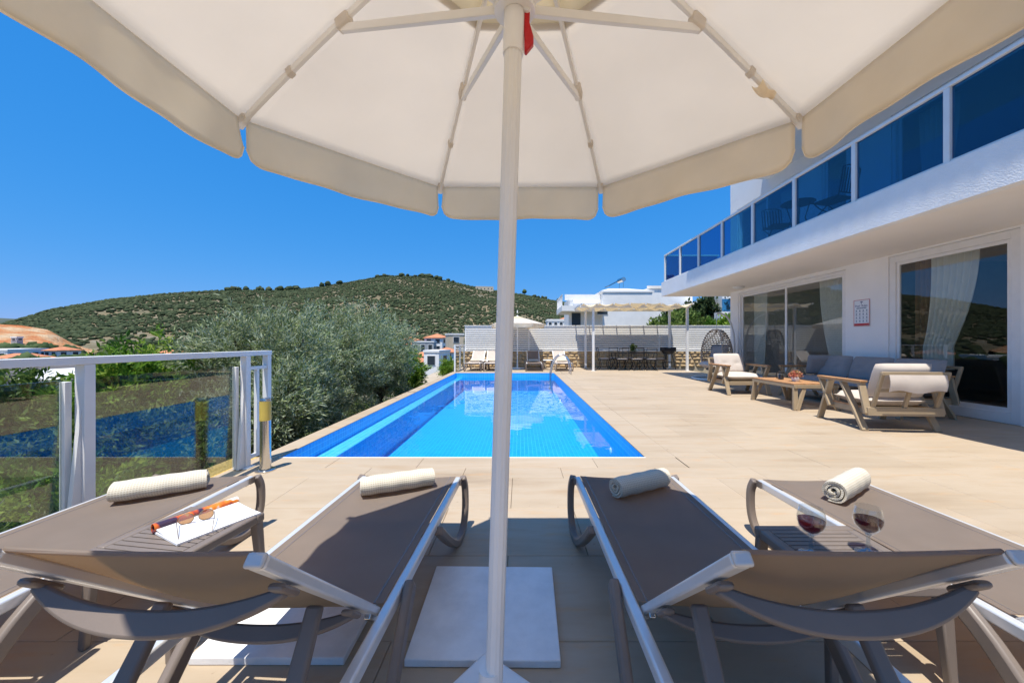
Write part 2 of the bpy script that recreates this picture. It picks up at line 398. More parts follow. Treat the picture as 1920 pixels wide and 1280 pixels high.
M['mountain'] = earth_mat('far_mountain', [(0.3, (0.05, 0.07, 0.06)), (0.7, (0.09, 0.11, 0.09))], 0.002, (0.1, 0.11, 0.10), 0.3)
M['sunlit_pale_sling'] = mat('sunlit_pale_sling', (0.58, 0.50, 0.44), 0.8, var=0.04, transl=0.15)  # sling colour lightened to carry the sunlight on the far loungers
M['cream_wall'] = mat('cream_wall', (0.62, 0.52, 0.38), 0.9, var=0.1, scale=0.5, coord='pos'); M['grey_wall'] = mat('grey_wall', (0.35, 0.37, 0.40), 0.9, var=0.1, scale=0.5, coord='pos')
M['dark_roof'] = mat('dark_roof', (0.10, 0.09, 0.085), 0.9, var=0.2, scale=1.5, coord='pos')
M['gap_shade'] = mat('fence_gap_shade', (0.10, 0.11, 0.14), 0.9, var=0.05)  # dark tone standing in for shade between the fence slats
M['stem_glass'] = glass_mat('thick_stem_glass', (0.80, 0.86, 0.90), 1.5, minr=0.14)
# ================================================================ TERRAIN
SKY_U = [-2200, -900, -400, -150, -40, 30, 100, 200, 300, 340, 400, 470, 540, 600, 680, 730, 800, 850, 900, 930, 980, 1050, 1120, 1240, 1400, 1700, 2400, 3600]
SKY_V = [ 628,  632,  636,  632, 620, 602, 580, 563, 552, 549, 546, 545, 545, 538, 525, 518, 520, 530, 540, 546, 553, 566, 574, 584, 596,  606,  612,  618]
def vnoise(x, y, s, seed=0):
    x = np.asarray(x)/s; y = np.asarray(y)/s
    xi = np.floor(x).astype(int); yi = np.floor(y).astype(int); fx = x-xi; fy = y-yi
    fx = fx*fx*(3-2*fx); fy = fy*fy*(3-2*fy)
    def h(a, b):
        n = np.sin(a*127.1+b*311.7+seed*74.7)*43758.5453; return n-np.floor(n)
    return (h(xi,yi)*(1-fx)+h(xi+1,yi)*fx)*(1-fy)+(h(xi,yi+1)*(1-fx)+h(xi+1,yi+1)*fx)*fy
R_FOOT, R_RIDGE = 150.0, 500.0
def ground_z(x, y):
    x = np.asarray(x, float); y = np.asarray(y, float)
    dx = np.maximum(np.maximum(-2.9-x, x-22), 0); dy = np.maximum(np.maximum(-8-y, y-18.2), 0); d = np.hypot(dx, dy)
    z = -0.75-np.minimum(d, 50)*0.115 + (vnoise(x, y, 7, 1)-0.5)*np.minimum(d, 8)*0.08
    r = np.hypot(x, y); yy = np.maximum(y, 0.12*r); u = 976+700*x/np.maximum(yy, 1e-6)
    v = np.interp(u, SKY_U, SKY_V)
    cosf = yy/np.maximum(r, 1e-6)
    zr = CAM_H+(641-v)*(R_RIDGE*cosf)/700
    back = np.clip((0.25-y/np.maximum(r, 1e-6))/0.3, 0, 1); zr = zr*(1-back)+6*back
    t = np.clip((r-R_FOOT)/(R_RIDGE-R_FOOT), 0, 1)
    s = 0.80*t**1.1+0.20*t*t*(3-2*t)
    gull = (vnoise(x, y, 70, 3)-0.5)*10*np.sin(math.pi*t)+(vnoise(x, y, 25, 5)-0.5)*4*np.sin(math.pi*t)
    zh = -6.5+(zr+6.5)*s+gull*np.clip(zr/60, 0.1, 1)
    z = np.where(r > R_FOOT, zh, z)
    b = np.clip((r-R_RIDGE)/900, 0, 1); z = np.where(r > R_RIDGE, zr*(1-b)-25*b, z)
    w = np.clip((r-70)/80, 0, 1); base = np.where(r <= R_FOOT, z*(1-w)+(-6.5)*w, z)
    return base
nth, rads = 420, np.concatenate([[0.0, 2.0], np.geomspace(3, R_FOOT, 60), np.linspace(R_FOOT, R_RIDGE, 60)[1:], np.geomspace(R_RIDGE, 9000, 26)[1:]])
ang = np.concatenate([np.linspace(-70, 70, 300), np.linspace(70, 290, 120)[1:-1]])
A = np.radians(ang)
X = np.outer(rads, np.sin(A)); Y = np.outer(rads, np.cos(A)); Z = ground_z(X, Y)
nr, na = X.shape
I = np.arange(nr*na).reshape(nr, na)
F = np.stack([I[:-1], np.roll(I, -1, 1)[:-1], np.roll(I, -1, 1)[1:], I[1:]], -1).reshape(-1, 4)
me = np_mesh('ground', np.stack([X, Y, Z], -1).reshape(-1, 3), F[:, ::-1]); finish(me, True, 180)
struct(obj('ground', me, M['earth']))
# far mountain
us = np.linspace(-900, 330, 60); D = 5200.0
vv = np.interp(us, [-900, -300, 0, 60, 120, 330], [600, 590, 598, 600, 606, 640])
mx = (us-976)*D/700; mz = CAM_H+(641-vv)*D/700+(vnoise(mx, mx*0, 260, 9)-0.5)*30
P = [np.stack([mx*k, np.full_like(mx, D*k), mz*h+e], -1) for k, h, e in ((0.80, 0.0, -60), (0.9, 0.55, 0), (1.0, 1.0, 0), (1.25, 0.0, -60))]
P = np.concatenate(P); n = len(us); F = np.array([(i+j*n, i+1+j*n, i+1+(j+1)*n, i+(j+1)*n) for j in range(3) for i in range(n-1)])
me = np_mesh('far_mountain', P, F); finish(me, True, 180); struct(obj('far_mountain', me, M['mountain']))
# quarry cut: a rough orange slope in front of the hill
us = np.linspace(-420, 175, 90); D0, D1 = 165.0, 215.0
top = np.interp(us, [-420, -150, 0, 40, 90, 115, 140, 175], [600, 602, 608, 610, 618, 632, 646, 657])
rows = []
for j in range(15):
    t = j/14; D = (152+44*t)*700/np.hypot(700, us-976); x = (us-976)*D/700; vcur = 662+(top-662)*t**0.9
    z = CAM_H+(641-vcur)*D/700; nz = (vnoise(x, D, 5, 2)-0.5)*3.6+(vnoise(x, np.full_like(x, j*7.0), 3, 4)-0.5)*1.4
    rows.append(np.stack([x, D+nz*(t*(1-t)*4), z+nz*0.25*(t*(1-t)*4)], -1))
rows.append(rows[-1]*np.array([1.3, 1.3, 0])+np.array([0, 0, -8]))
n = len(us); F = np.array([(i+j*n, i+1+j*n, i+1+(j+1)*n, i+(j+1)*n) for j in range(15) for i in range(n-1)])
me = np_mesh('quarry_slope', np.concatenate(rows), F); finish(me, True, 180); struct(obj('quarry_slope', me, M['quarry']))

# scrub on the hill : thousands of small evergreen bushes
def ico(sub):
    bm = bmesh.new(); bmesh.ops.create_icosphere(bm, subdivisions=sub, radius=1); bm.verts.ensure_lookup_table()
    v = np.array([p.co[:] for p in bm.verts]); f = np.array([[q.index for q in p.verts] for p in bm.faces]); bm.free(); return v, f
ICO1, ICO2 = ico(1), ico(2)
def blobs(pts, rad, rng, geo, flat=0.8, jit=0.28):
    v0, f0 = geo; n = len(pts); k = len(v0)
    j = 1+(rng.random((n, k))-0.5)*2*jit
    sc = rad[:, None, None]*np.stack([0.8+rng.random(n)*0.5, 0.8+rng.random(n)*0.5, flat*(0.75+rng.random(n)*0.5)], -1)[:, None, :]
    a = rng.random(n)*6.283; c, s = np.cos(a), np.sin(a)
    p = v0[None]*j[..., None]*sc
    p = np.stack([p[..., 0]*c[:, None]-p[..., 1]*s[:, None], p[..., 0]*s[:, None]+p[..., 1]*c[:, None], p[..., 2]], -1)
    p[..., 2] += (rad*flat*0.45)[:, None]
    p += pts[:, None, :]
    f = (f0[None]+(np.arange(n)*k)[:, None, None]).reshape(-1, 3)
    t = np.clip(rng.random(n)[:, None]*0.8+j*0.6-0.5, 0, 1)
    return p.reshape(-1, 3), f, t.ravel()
def scrub(name, n, r0, r1, a0, a1, rad0, rad1, geo, seed, dens=True):
    rng = np.random.default_rng(seed); out = []
    r = np.sqrt(rng.uniform(r0*r0, r1*r1, n)); a = np.radians(rng.uniform(a0, a1, n))
    x = r*np.sin(a); y = r*np.cos(a)
    if dens:
        keep = vnoise(x, y, 14, 8)*0.5+vnoise(x, y, 60, 6)*0.4+rng.random(n)*0.8 > 0.86
        u = 976+700*x/y; keep &= ~((u < 185) & (r < 215))
        x, y, r = x[keep], y[keep], r[keep]
    rad = rng.uniform(rad0, rad1, len(x))*(0.75+0.5*vnoise(x, y, 30, 12))
    z = ground_z(x, y)
    p, f, t = blobs(np.stack([x, y, z], -1), rad, rng, geo)
    me = np_mesh(name, p, f, t); return struct(obj(name, me, M['scrub']), 'stuff')
scrub('hillside_scrub', 72000, 235, 508, -58, 32, 0.45, 1.4, ICO1, 21)
scrub('hill_foot_scrub', 5200, 120, 238, -60, 10, 0.5, 1.5, ICO2, 22)
rng = np.random.default_rng(5)                     # ridge trees and the tree belt under the quarry
rx = []; 
for u0, u1, n in ((425, 470, 9), (485, 565, 16), (600, 640, 4), (690, 850, 26), (1000, 1050, 6)):
    u = rng.uniform(u0, u1, n); rr = 488+rng.random(n)*10; ph = np.arctan2(u-976, 700); rx.append(np.stack([rr*np.sin(ph), rr*np.cos(ph)], -1))
rx = np.concatenate(rx); p, f, t = blobs(np.column_stack([rx, ground_z(rx[:,0], rx[:,1])+1.0]), rng.uniform(1.6, 3.4, len(rx)), rng, ICO2, 0.95)
struct(obj('ridge_trees', np_mesh('ridge_trees', p, f, t), M['scrub']), 'stuff')

# ================================================================ TERRACE
XW, XF = 7.14, 5.17                                # house wall and balcony edge
PX0, PX1, PY0, PY1 = -2.51, 1.30, 3.89, 14.5       # pool opening
TX0, TX1, TY0, TY1 = -2.74, XW, -3.0, 17.6
WZ = -0.15                                         # water level
fl = MB()
for b in ((TX0, TX1, TY0, PY0), (PX1, TX1, PY0, TY1), (TX0, PX1, PY1, TY1), (TX0, PX0, PY0, PY1)):
    fl.box(*b, -0.74, -0.022)
floor = struct(fl.build('terrace_floor', M['grout']))
G = 0.0026
full = {}
def paver(x0, x1, y0, y1, name='paver', z=0.0):
    lx, ly = round(x1-x0-G, 4), round(y1-y0-G, 4)
    if lx < 0.03 or ly < 0.03: return
    key = (lx, ly)
    if key not in full:
        c = 0.0025
        mb = MB(); hx, hy = lx/2, ly/2
        mb.add([(-hx,-hy,-0.024),(hx,-hy,-0.024),(hx,hy,-0.024),(-hx,hy,-0.024),(-hx,-hy,-c),(hx,-hy,-c),(hx,hy,-c),(-hx,hy,-c),
                (-hx+c,-hy+c,0),(hx-c,-hy+c,0),(hx-c,hy-c,0),(-hx+c,hy-c,0)],
               [(4,5,9,8),(5,6,10,9),(6,7,11,10),(7,4,8,11),(8,9,10,11),(0,1,5,4),(1,2,6,5),(2,3,7,6),(3,0,4,7)])
        full[key] = mb.mesh('paver', False); full[key].materials.append(M['travertine'])
    obj(name, full[key], None, floor, loc=((x0+x1)/2, (y0+y1)/2, z+random.uniform(-0.0012, 0.0008)))
def zone(x0, x1, y0, y1, tw=0.9, th=0.6, ox=0.0, oy=0.0):
    j = 0; y = y0+oy-th
    while y < y1:
        ya, yb = max(y, y0), min(y+th, y1)
        if yb-ya > 0.03:
            x = x0-tw+ox+(tw/2 if j % 2 else 0)-tw
            while x < x1:
                xa, xb = max(x, x0), min(x+tw, x1)
                if xb-xa > 0.03: paver(xa, xb, ya, yb)
                x += tw
        y += th; j += 1
CW = 0.32
zone(TX0, TX1, 0.3, PY0-CW, oy=0.0, ox=0.42)
zone(PX1+CW, TX1, PY0-CW, TY1)
zone(TX0, PX1+CW, PY1+CW, TY1, ox=0.3)
y = PY0-CW; x = TX0
while x < PX1+CW-0.01: paver(x, min(x+0.87, PX1+CW), y, PY0, 'coping_stone'); paver(x, min(x+0.87, PX1+CW), PY1, PY1+CW, 'coping_stone'); x += 0.87
y = PY0
while y < PY1-0.01:
    paver(PX1, PX1+CW, y, min(y+0.9, PY1), 'coping_stone'); paver(TX0, PX0, y, min(y+0.9, PY1), 'coping_stone'); y += 0.9

# ================================================================ POOL
def uv_box(me):
    uvl = me.uv_layers.new(name='uv'); vs = me.vertices
    for p in me.polygons:
        n = p.normal; ax = max(range(3), key=lambda k: abs(n[k]))
        a, b = ((1, 2), (0, 2), (0, 1))[ax]
        for li in p.loop_indices:
            c = vs[me.loops[li].vertex_index].co; uvl.data[li].uv = (c[a], c[b])
LX = -2.256; FZ = -0.70
pm = MB()
def quad(*p): pm.add(p, [(0, 1, 2, 3)])
quad((LX,PY0,FZ),(PX1,PY0,FZ),(PX1,PY1,FZ),(LX,PY1,FZ))
quad((PX1,PY0,-0.006),(PX1,PY1,-0.006),(PX1,PY1,FZ),(PX1,PY0,FZ))
quad((PX1,PY1,-0.006),(PX0,PY1,-0.006),(PX0,PY1,FZ),(PX1,PY1,FZ))
quad((PX0,PY0,-0.006),(PX1,PY0,-0.006),(PX1,PY0,FZ),(PX0,PY0,FZ))
quad((PX0,PY1,-0.006),(PX0,PY0,-0.006),(PX0,PY0,-0.2),(PX0,PY1,-0.2))
quad((LX,PY0,FZ),(LX,PY1,FZ),(LX,PY1,-0.2),(LX,PY0,-0.2))
pm.move((0, 0, 0))
# shrink the shell by a hair so it never lies in the plane of the terrace slab
pm.v = [(x+(0.004 if x < 0 else -0.004) if abs(x-PX0) < 1e-6 or abs(x-PX1) < 1e-6 else x, y+(0.004 if abs(y-PY0) < 1e-6 else (-0.004 if abs(y-PY1) < 1e-6 else 0)), z) for x, y, z in pm.v]
pme = pm.mesh('pool_basin', False); uv_box(pme); basin = struct(obj('pool_basin', pme, M['mosaic']))
lm = MB().add([(PX0+0.004, PY0+0.004, -0.2), (LX, PY0+0.004, -0.2), (LX, PY1-0.004, -0.2), (PX0+0.004, PY1-0.004, -0.2)], [(0, 1, 2, 3)]).mesh('pool_ledge', False); uv_box(lm)
M['pale_mosaic'] = M['mosaic'].copy(); M['pale_mosaic'].name = 'pale_mosaic'
bk = [n for n in M['pale_mosaic'].node_tree.nodes if n.type == 'TEX_BRICK'][0]
bk.inputs['Color1'].default_value = (0.07, 0.47, 0.84, 1); bk.inputs['Color2'].default_value = (0.12, 0.55, 0.90, 1); bk.inputs['Mortar'].default_value = (0.35, 0.70, 0.90, 1)
obj('ledge', lm, M['pale_mosaic'], basin)
MB().box(PX0, PX1, PY0-0.016, PY0+0.003, -0.03, 0.0025).build('edge_trim', M['white_paint'], basin)
me = MB().add([(PX0+0.005,PY0+0.005,WZ),(PX1-0.005,PY0+0.005,WZ),(PX1-0.005,PY1-0.005,WZ),(PX0+0.005,PY1-0.005,WZ)], [(0,1,2,3)]).mesh('pool_water', False)
struct(obj('pool_water', me, M['water']))
for yy, zz in ((4.75, -0.36), (5.35, -0.36)):
    mb = MB().lathe([(0.0, 0.016), (0.02, 0.016), (0.04, 0.012), (0.055, 0.0)], 16); mb.move(M=Matrix.Rotation(R(-90), 3, 'Y')); 
    o = mb.build('inlet_nozzle', M['white_paint'], basin); o.location = (PX1-0.006, yy, zz)

# handrail hoops of the pool ladder
lad = thing('pool_ladder', 'chrome pool ladder with two curved handrails at far right corner of pool', 'ladder', (1.15, 13.7, 0))
for k, yy in enumerate((13.75, 14.25)):
    pts = [V(1.12, yy, -0.62), V(1.12, yy, -0.05), V(1.18, yy, 0.30), V(1.30, yy, 0.58), V(1.48, yy, 0.72), V(1.66, yy, 0.70), V(1.80, yy, 0.52), V(1.86, yy, 0.25), V(1.86, yy, 0.004)]
    sm = []
    for i in range(len(pts)-1):
        for t in np.linspace(0, 1, 5)[:-1]:
            p0, p1, p2, p3 = pts[max(i-1, 0)], pts[i], pts[i+1], pts[min(i+2, len(pts)-1)]
            sm.append(0.5*((2*p1)+(p2-p0)*t+(2*p0-5*p1+4*p2-p3)*t*t+(3*p1-p0-3*p2+p3)*t**3))
    sm.append(pts[-1]); MB().tube(sm, 0.022, 10).build('handrail', M['steel'], lad, world=True)
for z in (-0.3, -0.55): box_obj('ladder_step', M['steel'], 1.06, 1.18, 13.772, 14.228, z-0.015, z+0.015, lad)

# ================================================================ VILLA
SOF, BTOP, RAILZ = 2.87, 3.37, 4.33
vil = thing('villa', 'white two storey villa with glass balcony along right side of terrace', 'house', (XW, 4, 0))
def vbox(name, m, *b, parent=None, bevel=0): return box_obj(name, M[m], *b, parent=parent or vil, bevel=bevel)
Y0, Y1 = -4.0, 12.7
WT = 0.22
for a, b in ((12.25, Y1), (7.25, 8.2), (Y0, 5.33)):
    vbox('wall', 'smooth_plaster', XW, XW+WT, a, b, -0.02, SOF)
vbox('lintel', 'smooth_plaster', XW, XW+WT, 8.2, 12.25, 2.79, SOF)
vbox('lintel', 'smooth_plaster', XW, XW+WT, 5.33, 7.25, 2.84, SOF)
vbox('end_wall', 'smooth_plaster', XW+WT, 13, Y1-0.22, Y1, -0.02, SOF)
vbox('balcony_slab', 'soffit', XF+0.02, 13, Y0, 13.68, SOF, SOF+0.2)
vbox('fascia', 'plaster', XF, XF+0.14, Y0, 13.70, SOF-0.005, BTOP)
vbox('fascia', 'plaster', XF+0.14, XW, 13.56, 13.70, SOF-0.005, BTOP)
vbox('balcony_floor', 'soffit', XF+0.14, XW, Y0, 13.56, SOF+0.2, BTOP-0.06)
for a, b in ((12.3, Y1), (8.86, 9.5), (7.2, 8.1), (Y0, 3.0)):
    vbox('upper_wall', 'smooth_plaster', XW+0.003, XW+WT, a, b, BTOP-0.06, 5.9)
vbox('upper_lintel', 'smooth_plaster', XW, XW+WT, 3.0, 12.3, 5.55, 5.9)
vbox('upper_end_wall', 'smooth_plaster', XW+WT, 13, Y1-0.22, Y1, BTOP-0.06, 5.9)
vbox('gable_wall', 'smooth_plaster', XW+0.001, 13, 10.81, Y1+0.001, 5.901, 7.0)
# rooms behind the glass
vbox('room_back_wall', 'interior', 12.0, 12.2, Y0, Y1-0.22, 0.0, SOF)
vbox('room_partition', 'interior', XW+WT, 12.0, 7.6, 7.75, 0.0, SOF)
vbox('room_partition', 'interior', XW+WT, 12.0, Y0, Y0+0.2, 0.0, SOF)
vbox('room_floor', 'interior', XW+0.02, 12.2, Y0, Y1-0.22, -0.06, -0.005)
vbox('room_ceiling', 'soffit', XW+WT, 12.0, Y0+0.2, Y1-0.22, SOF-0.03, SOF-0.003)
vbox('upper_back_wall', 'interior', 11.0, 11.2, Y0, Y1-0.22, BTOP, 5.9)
vbox('upper_ceiling', 'soffit', XW+WT, 11.0, Y0, Y1-0.22, 5.80, 5.9)
# roof with a tiled eave beyond the balcony
EX = 4.82
vbox('roof', 'soffit', EX+0.05, 13, Y0, 10.8, 5.9, 6.06)
tile = MB(); n = 56
tile.sheet(lambda a, b: (EX+b*3.2, Y0+a*(10.8-Y0), 6.08+b*0.9+0.045*abs(math.sin(a*n*math.pi))), n*8, 2, 0.02)
tile.build('roof_tiles', M['roof_tile'], vil, world=True)
# balcony balustrade
br = 3.33-1.27*3
ys = [13.45-1.272*k for k in range(14)]
for yy in ys:
    p = vbox('balcony_post', 'white_paint', XF+0.012, XF+0.082, yy-0.035, yy+0.035, BTOP+0.001, RAILZ-0.046, bevel=0.004)
vbox('balcony_rail', 'white_paint', XF+0.006, XF+0.088, ys[-1], ys[0]+0.035, RAILZ-0.045, RAILZ, bevel=0.005)
vbox('balcony_rail', 'white_paint', XF+0.088, XW, ys[0]-0.035, ys[0]+0.035, RAILZ-0.045, RAILZ, bevel=0.005)
vbox('bottom_rail', 'white_paint', XF+0.03, XF+0.066, ys[-1], ys[0], BTOP+0.002, BTOP+0.03)
for a, b in zip(ys[1:], ys[:-1]):
    vbox('balcony_pane', 'blue_glass', XF+0.043, XF+0.053, a+0.04, b-0.04, BTOP+0.031, RAILZ-0.05)
vbox('balcony_pane', 'blue_glass', XF+0.09, XW-0.05, ys[0]-0.005, ys[0]+0.005, BTOP+0.02, RAILZ-0.05)

def sliding_door(ya, yb, z0, z1, splits, fw=0.075, xin=0.0, name='sliding_door'):
    x0 = XW+0.02+xin
    d = MB()
    d.box(x0, x0+0.10, ya, ya+fw, z0, z1).box(x0, x0+0.10, yb-fw, yb, z0, z1)
    d.box(x0, x0+0.10, ya+fw, yb-fw, z1-fw, z1).box(x0, x0+0.10, ya+fw, yb-fw, z0, z0+fw*1.3)
    fr = d.build(name, M['white_paint'], vil, world=True, bevel=0.004)
    ed = [ya+fw]+list(splits)+[yb-fw]
    for k in range(len(ed)-1):
        a, b = ed[k], ed[k+1]; xs = x0+0.02+0.035*(k % 2); s = 0.055
        e = MB(); zz0, zz1 = z0+fw*1.3+0.002, z1-fw-0.002
        a += 0.002; b -= 0.002
        e.box(xs, xs+0.033, a, a+s, zz0, zz1).box(xs, xs+0.033, b-s, b, zz0, zz1)
        e.box(xs, xs+0.033, a+s, b-s, zz0, zz0+s*1.3).box(xs, xs+0.033, a+s, b-s, zz1-s, zz1)
        st = e.build('sash', M['white_paint'], fr, world=True)
        box_obj('pane', M['house_glass'], xs+0.012, xs+0.020, a+s-0.003, b-s+0.003, zz0+s*1.3-0.003, zz1-s+0.003, fr)
    return fr
sliding_door(8.2, 12.25, 0.0, 2.785, (10.13,))
sliding_door(5.33, 7.25, 0.0, 2.835, (), fw=0.12)
sliding_door(9.5, 12.3, BTOP-0.06, 5.55, (10.9,))
sliding_door(8.1, 8.86, BTOP-0.06, 5.55, ())
sliding_door(3.0, 7.2, BTOP-0.06, 5.55, (5.1,))
# round lamps under the soffit and in the room
l = MB().lathe([(0.0, -0.06), (0.10, -0.055), (0.15, -0.03), (0.16, 0.0)], 24); o = l.build('soffit_lamp', M['white_paint'], vil); o.location = (6.6-XW, 11.3-4, SOF-0.002)
for xx, yy in ((8.5, 6.6), (9.8, 6.0), (8.4, 9.6)):
    o = MB().lathe([(0.0, -0.012), (0.06, -0.012), (0.075, 0.0)], 20).build('downlight', M['white_paint'], vil); o.location = (xx-XW, yy-4, SOF-0.032)

def curtain(label, y0, y1, z0, z1, x, m, folds=9, gather=None, group=None):
    t = thing('curtain', label, 'curtain', (x, (y0+y1)/2, z0))
    def fn(a, b):
        z = z1+(z0-z1)*b; w = 1.0; yc = 0
        if gather:                                  # pulled aside: narrows and drifts towards one edge lower down
            w = 1-gather[0]*min(1, b/0.75)**1.6; yc = gather[1]*min(1, b/0.8)**2
        yy = (y0+y1)/2+yc+(a-0.5)*(y1-y0)*w
        return (0.045*math.sin(a*folds*2*math.pi)*(0.7+0.3*b), yy-(y0+y1)/2, z-z0)
    MB().sheet(fn, folds*8, 10, 0.004).build('fabric', M[m], t)
    r_ = MB().tube([(0, -(y1-y0)/2-0.05, z1-z0+0.015), (0, (y1-y0)/2+0.05, z1-z0+0.015)], 0.012, 8).build('curtain_rod', M['white_paint'], t)
    return t
curtain('pale sheer curtain at far end of the wide sliding door', 11.35, 11.95, 0.02, 2.72, XW+0.36, 'curtain', 7, (0.25, 0.05))
curtain('pale sheer curtain swept towards the pillar with the pool sign', 8.6, 9.35, 0.02, 2.72, XW+0.36, 'curtain', 8, (0.45, -0.22))
curtain('brown drape beside pillar at the wide sliding door', 8.22, 8.52, 0.02, 2.72, XW+0.36, 'brown_curtain', 4)
curtain('brown drape inside the nearest glass door', 6.72, 7.08, 0.02, 2.72, XW+0.36, 'brown_curtain', 4)
curtain('pale sheer curtain tied aside in the nearest glass door', 6.05, 6.75, 0.72, 2.72, XW+0.30, 'curtain', 7, (0.35, 0.25))
curtain('sheer curtain gathered behind upper window near canopy edge', 6.35, 7.0, 3.5, 5.45, XW+0.34, 'curtain', 7, (0.4, 0.05))
curtain('long sheer curtain behind far upper window', 9.6, 10.7, 3.4, 5.45, XW+0.34, 'curtain', 11)
curtain('sheer curtain behind upper window at villa corner', 11.2, 12.1, 3.4, 5.45, XW+0.34, 'curtain', 9)

# pool rules sign on the pillar
sg = thing('pool_rules_sign', 'white pool rules sign with blue heading and red bar on wall pillar', 'sign', (XW-0.004, 7.80, 1.53))
M['sign_board'] = mat('sign_board', (0.75, 0.78, 0.82), 0.4, var=0); M['sign_blue'] = mat('sign_blue', (0.01, 0.03, 0.16), 0.5, var=0)
M['sign_red'] = mat('sign_red', (0.50, 0.03, 0.03), 0.5, var=0); M['sign_ink'] = mat('sign_ink', (0.10, 0.16, 0.26), 0.5, var=0)
MB().box(-0.012, -0.001, -0.18, 0.18, 0, 0.55).build('board', M['sign_board'], sg, bevel=0.004)
fr_ = MB(); e = 0.008
for b in ((-0.18, 0.18, 0, e), (-0.18, 0.18, 0.55-e, 0.55), (-0.18, -0.18+e, e, 0.55-e), (0.18-e, 0.18, e, 0.55-e)): fr_.box(-0.0150, -0.0121, b[0], b[1], b[2], b[3])
fr_.build('red_border', M['sign_red'], sg)
MB().box(-0.0145, -0.0121, -0.165, 0.165, 0.014, 0.058).build('red_bar', M['sign_red'], sg)
def flat_text(txt, size, m, loc, par):
    cu = bpy.data.curves.new('lettering', 'FONT'); cu.body = txt; cu.size = size; cu.align_x = 'CENTER'; cu.extrude = 0.0006
    tmp = bpy.data.objects.new('lettering', cu); COL.objects.link(tmp)
    dg = bpy.context.evaluated_depsgraph_get(); me = bpy.data.meshes.new_from_object(tmp.evaluated_get(dg))
    bpy.data.objects.remove(tmp); bpy.data.curves.remove(cu)
    me.transform(Matrix(((0,0,-1,0),(-1,0,0,0),(0,1,0,0),(0,0,0,1)))); me.materials.clear()
    return obj('lettering', me, M[m], par, loc=loc)
flat_text('Pool', 0.062, 'sign_blue', (-0.0135, 0.088, 0.405), sg); flat_text('Rules', 0.062, 'sign_blue', (-0.0135, -0.068, 0.405), sg)
ic = MB()
for yy_, hw in ((0.085, 0.03), (0.03, 0.018), (-0.015, 0.02), (-0.075, 0.035)): ic.box(-0.0135, -0.0121, yy_-hw, yy_+hw, 0.368, 0.386)
for r_ in range(4):
    for c_ in range(4):
        yy = 0.118-c_*0.079; zz = 0.325-r_*0.072
        q = MB().lathe([(0.0, 0.0016), (0.015, 0.0016), (0.015, 0)], 10).move(M=Matrix.Rotation(R(-90), 3, 'Y')).move((-0.0121, yy, zz)); ic.add(q.v, q.f)
        ic.box(-0.0135, -0.0121, yy-0.024, yy+0.024, zz-0.034, zz-0.028)
ic.build('pictograms', M['sign_ink'], sg)
pt = MB().box(-0.0135, -0.0121, -0.004, 0.004, 0.455, 0.50)
for k in range(5):
    a = R(20+k*35); pt.bar((-0.0128, 0, 0.50), (-0.0128, 0.035*math.cos(a), 0.50+0.026*math.sin(a)-0.006), 0.0014, 0.009, up=(0, -math.sin(a), math.cos(a)))
pt.build('palm_emblem', M['sign_blue'], sg)

# balcony bistro set
def bistro_chair(label, loc, rz):
    t = thing('bistro_chair', label, 'chair', loc, rz)
    for s in (-1, 1):
        MB().tube([(s*0.2, 0.24, 0), (s*0.2, 0.12, 0.2), (s*0.2, -0.05, 0.34), (s*0.2, -0.22, 0.44), (s*0.2, -0.30, 0.9)], 0.010, 6).build('leg', M['iron'], t)
        MB().tube([(s*0.185, -0.26, 0), (s*0.185, -0.08, 0.16), (s*0.185, 0.12, 0.32), (s*0.185, 0.22, 0.45)], 0.010, 6).build('leg', M['iron'], t)
    for k in range(7):
        y = 0.22-k*0.068; MB().box(-0.21, 0.21, y-0.024, y+0.024, 0.440, 0.452).build('seat_slat', M['iron'], t)
    for k in range(6):
        x = -0.15+k*0.06; MB().bar((x, -0.235, 0.50), (x, -0.302, 0.90), 0.02, 0.008, up=(0, 1, 0)).build('back_slat', M['iron'], t)
    MB().tube([(-0.2, -0.30, 0.9), (-0.1, -0.31, 0.94), (0.1, -0.31, 0.94), (0.2, -0.30, 0.9)], 0.010, 6).build('back_rail', M['iron'], t)
    MB().bar((-0.2, -0.235, 0.495), (0.2, -0.235, 0.495), 0.012, 0.02).build('back_rail', M['iron'], t)
    return t
bf = BTOP-0.058
bistro_chair('black folding bistro chair on balcony, right of the round table', (5.66, 6.75, bf), 15)
bistro_chair('black folding bistro chair on balcony, left of the round table', (5.72, 8.30, bf), 170)
t = thing('bistro_table', 'small round black bistro table on balcony behind blue glass', 'table', (5.66, 7.62, bf))
MB().lathe([(0.0, 0.705), (0.29, 0.705), (0.30, 0.715), (0.29, 0.725), (0.0, 0.725)], 28).build('table_top', M['iron'], t)
for k in range(4):
    a = R(45+90*k); MB().tube([(0.24*math.cos(a), 0.24*math.sin(a), 0), (0.12*math.cos(a), 0.12*math.sin(a), 0.4), (0.2*math.cos(a), 0.2*math.sin(a), 0.70)], 0.009, 6).build('leg', M['iron'], t)
# ================================================================ SUN LOUNGERS
def smooth_path(pts, k=5):
    pts = [Vector(p) for p in pts]; out = []
    for i in range(len(pts)-1):
        p0, p1, p2, p3 = pts[max(i-1, 0)], pts[i], pts[i+1], pts[min(i+2, len(pts)-1)]
        for t in np.linspace(0, 1, k+1)[:-1]:
            out.append(0.5*((2*p1)+(p2-p0)*t+(2*p0-5*p1+4*p2-p3)*t*t+(3*p1-p0-3*p2+p3)*t**3))
    out.append(pts[-1]); return out

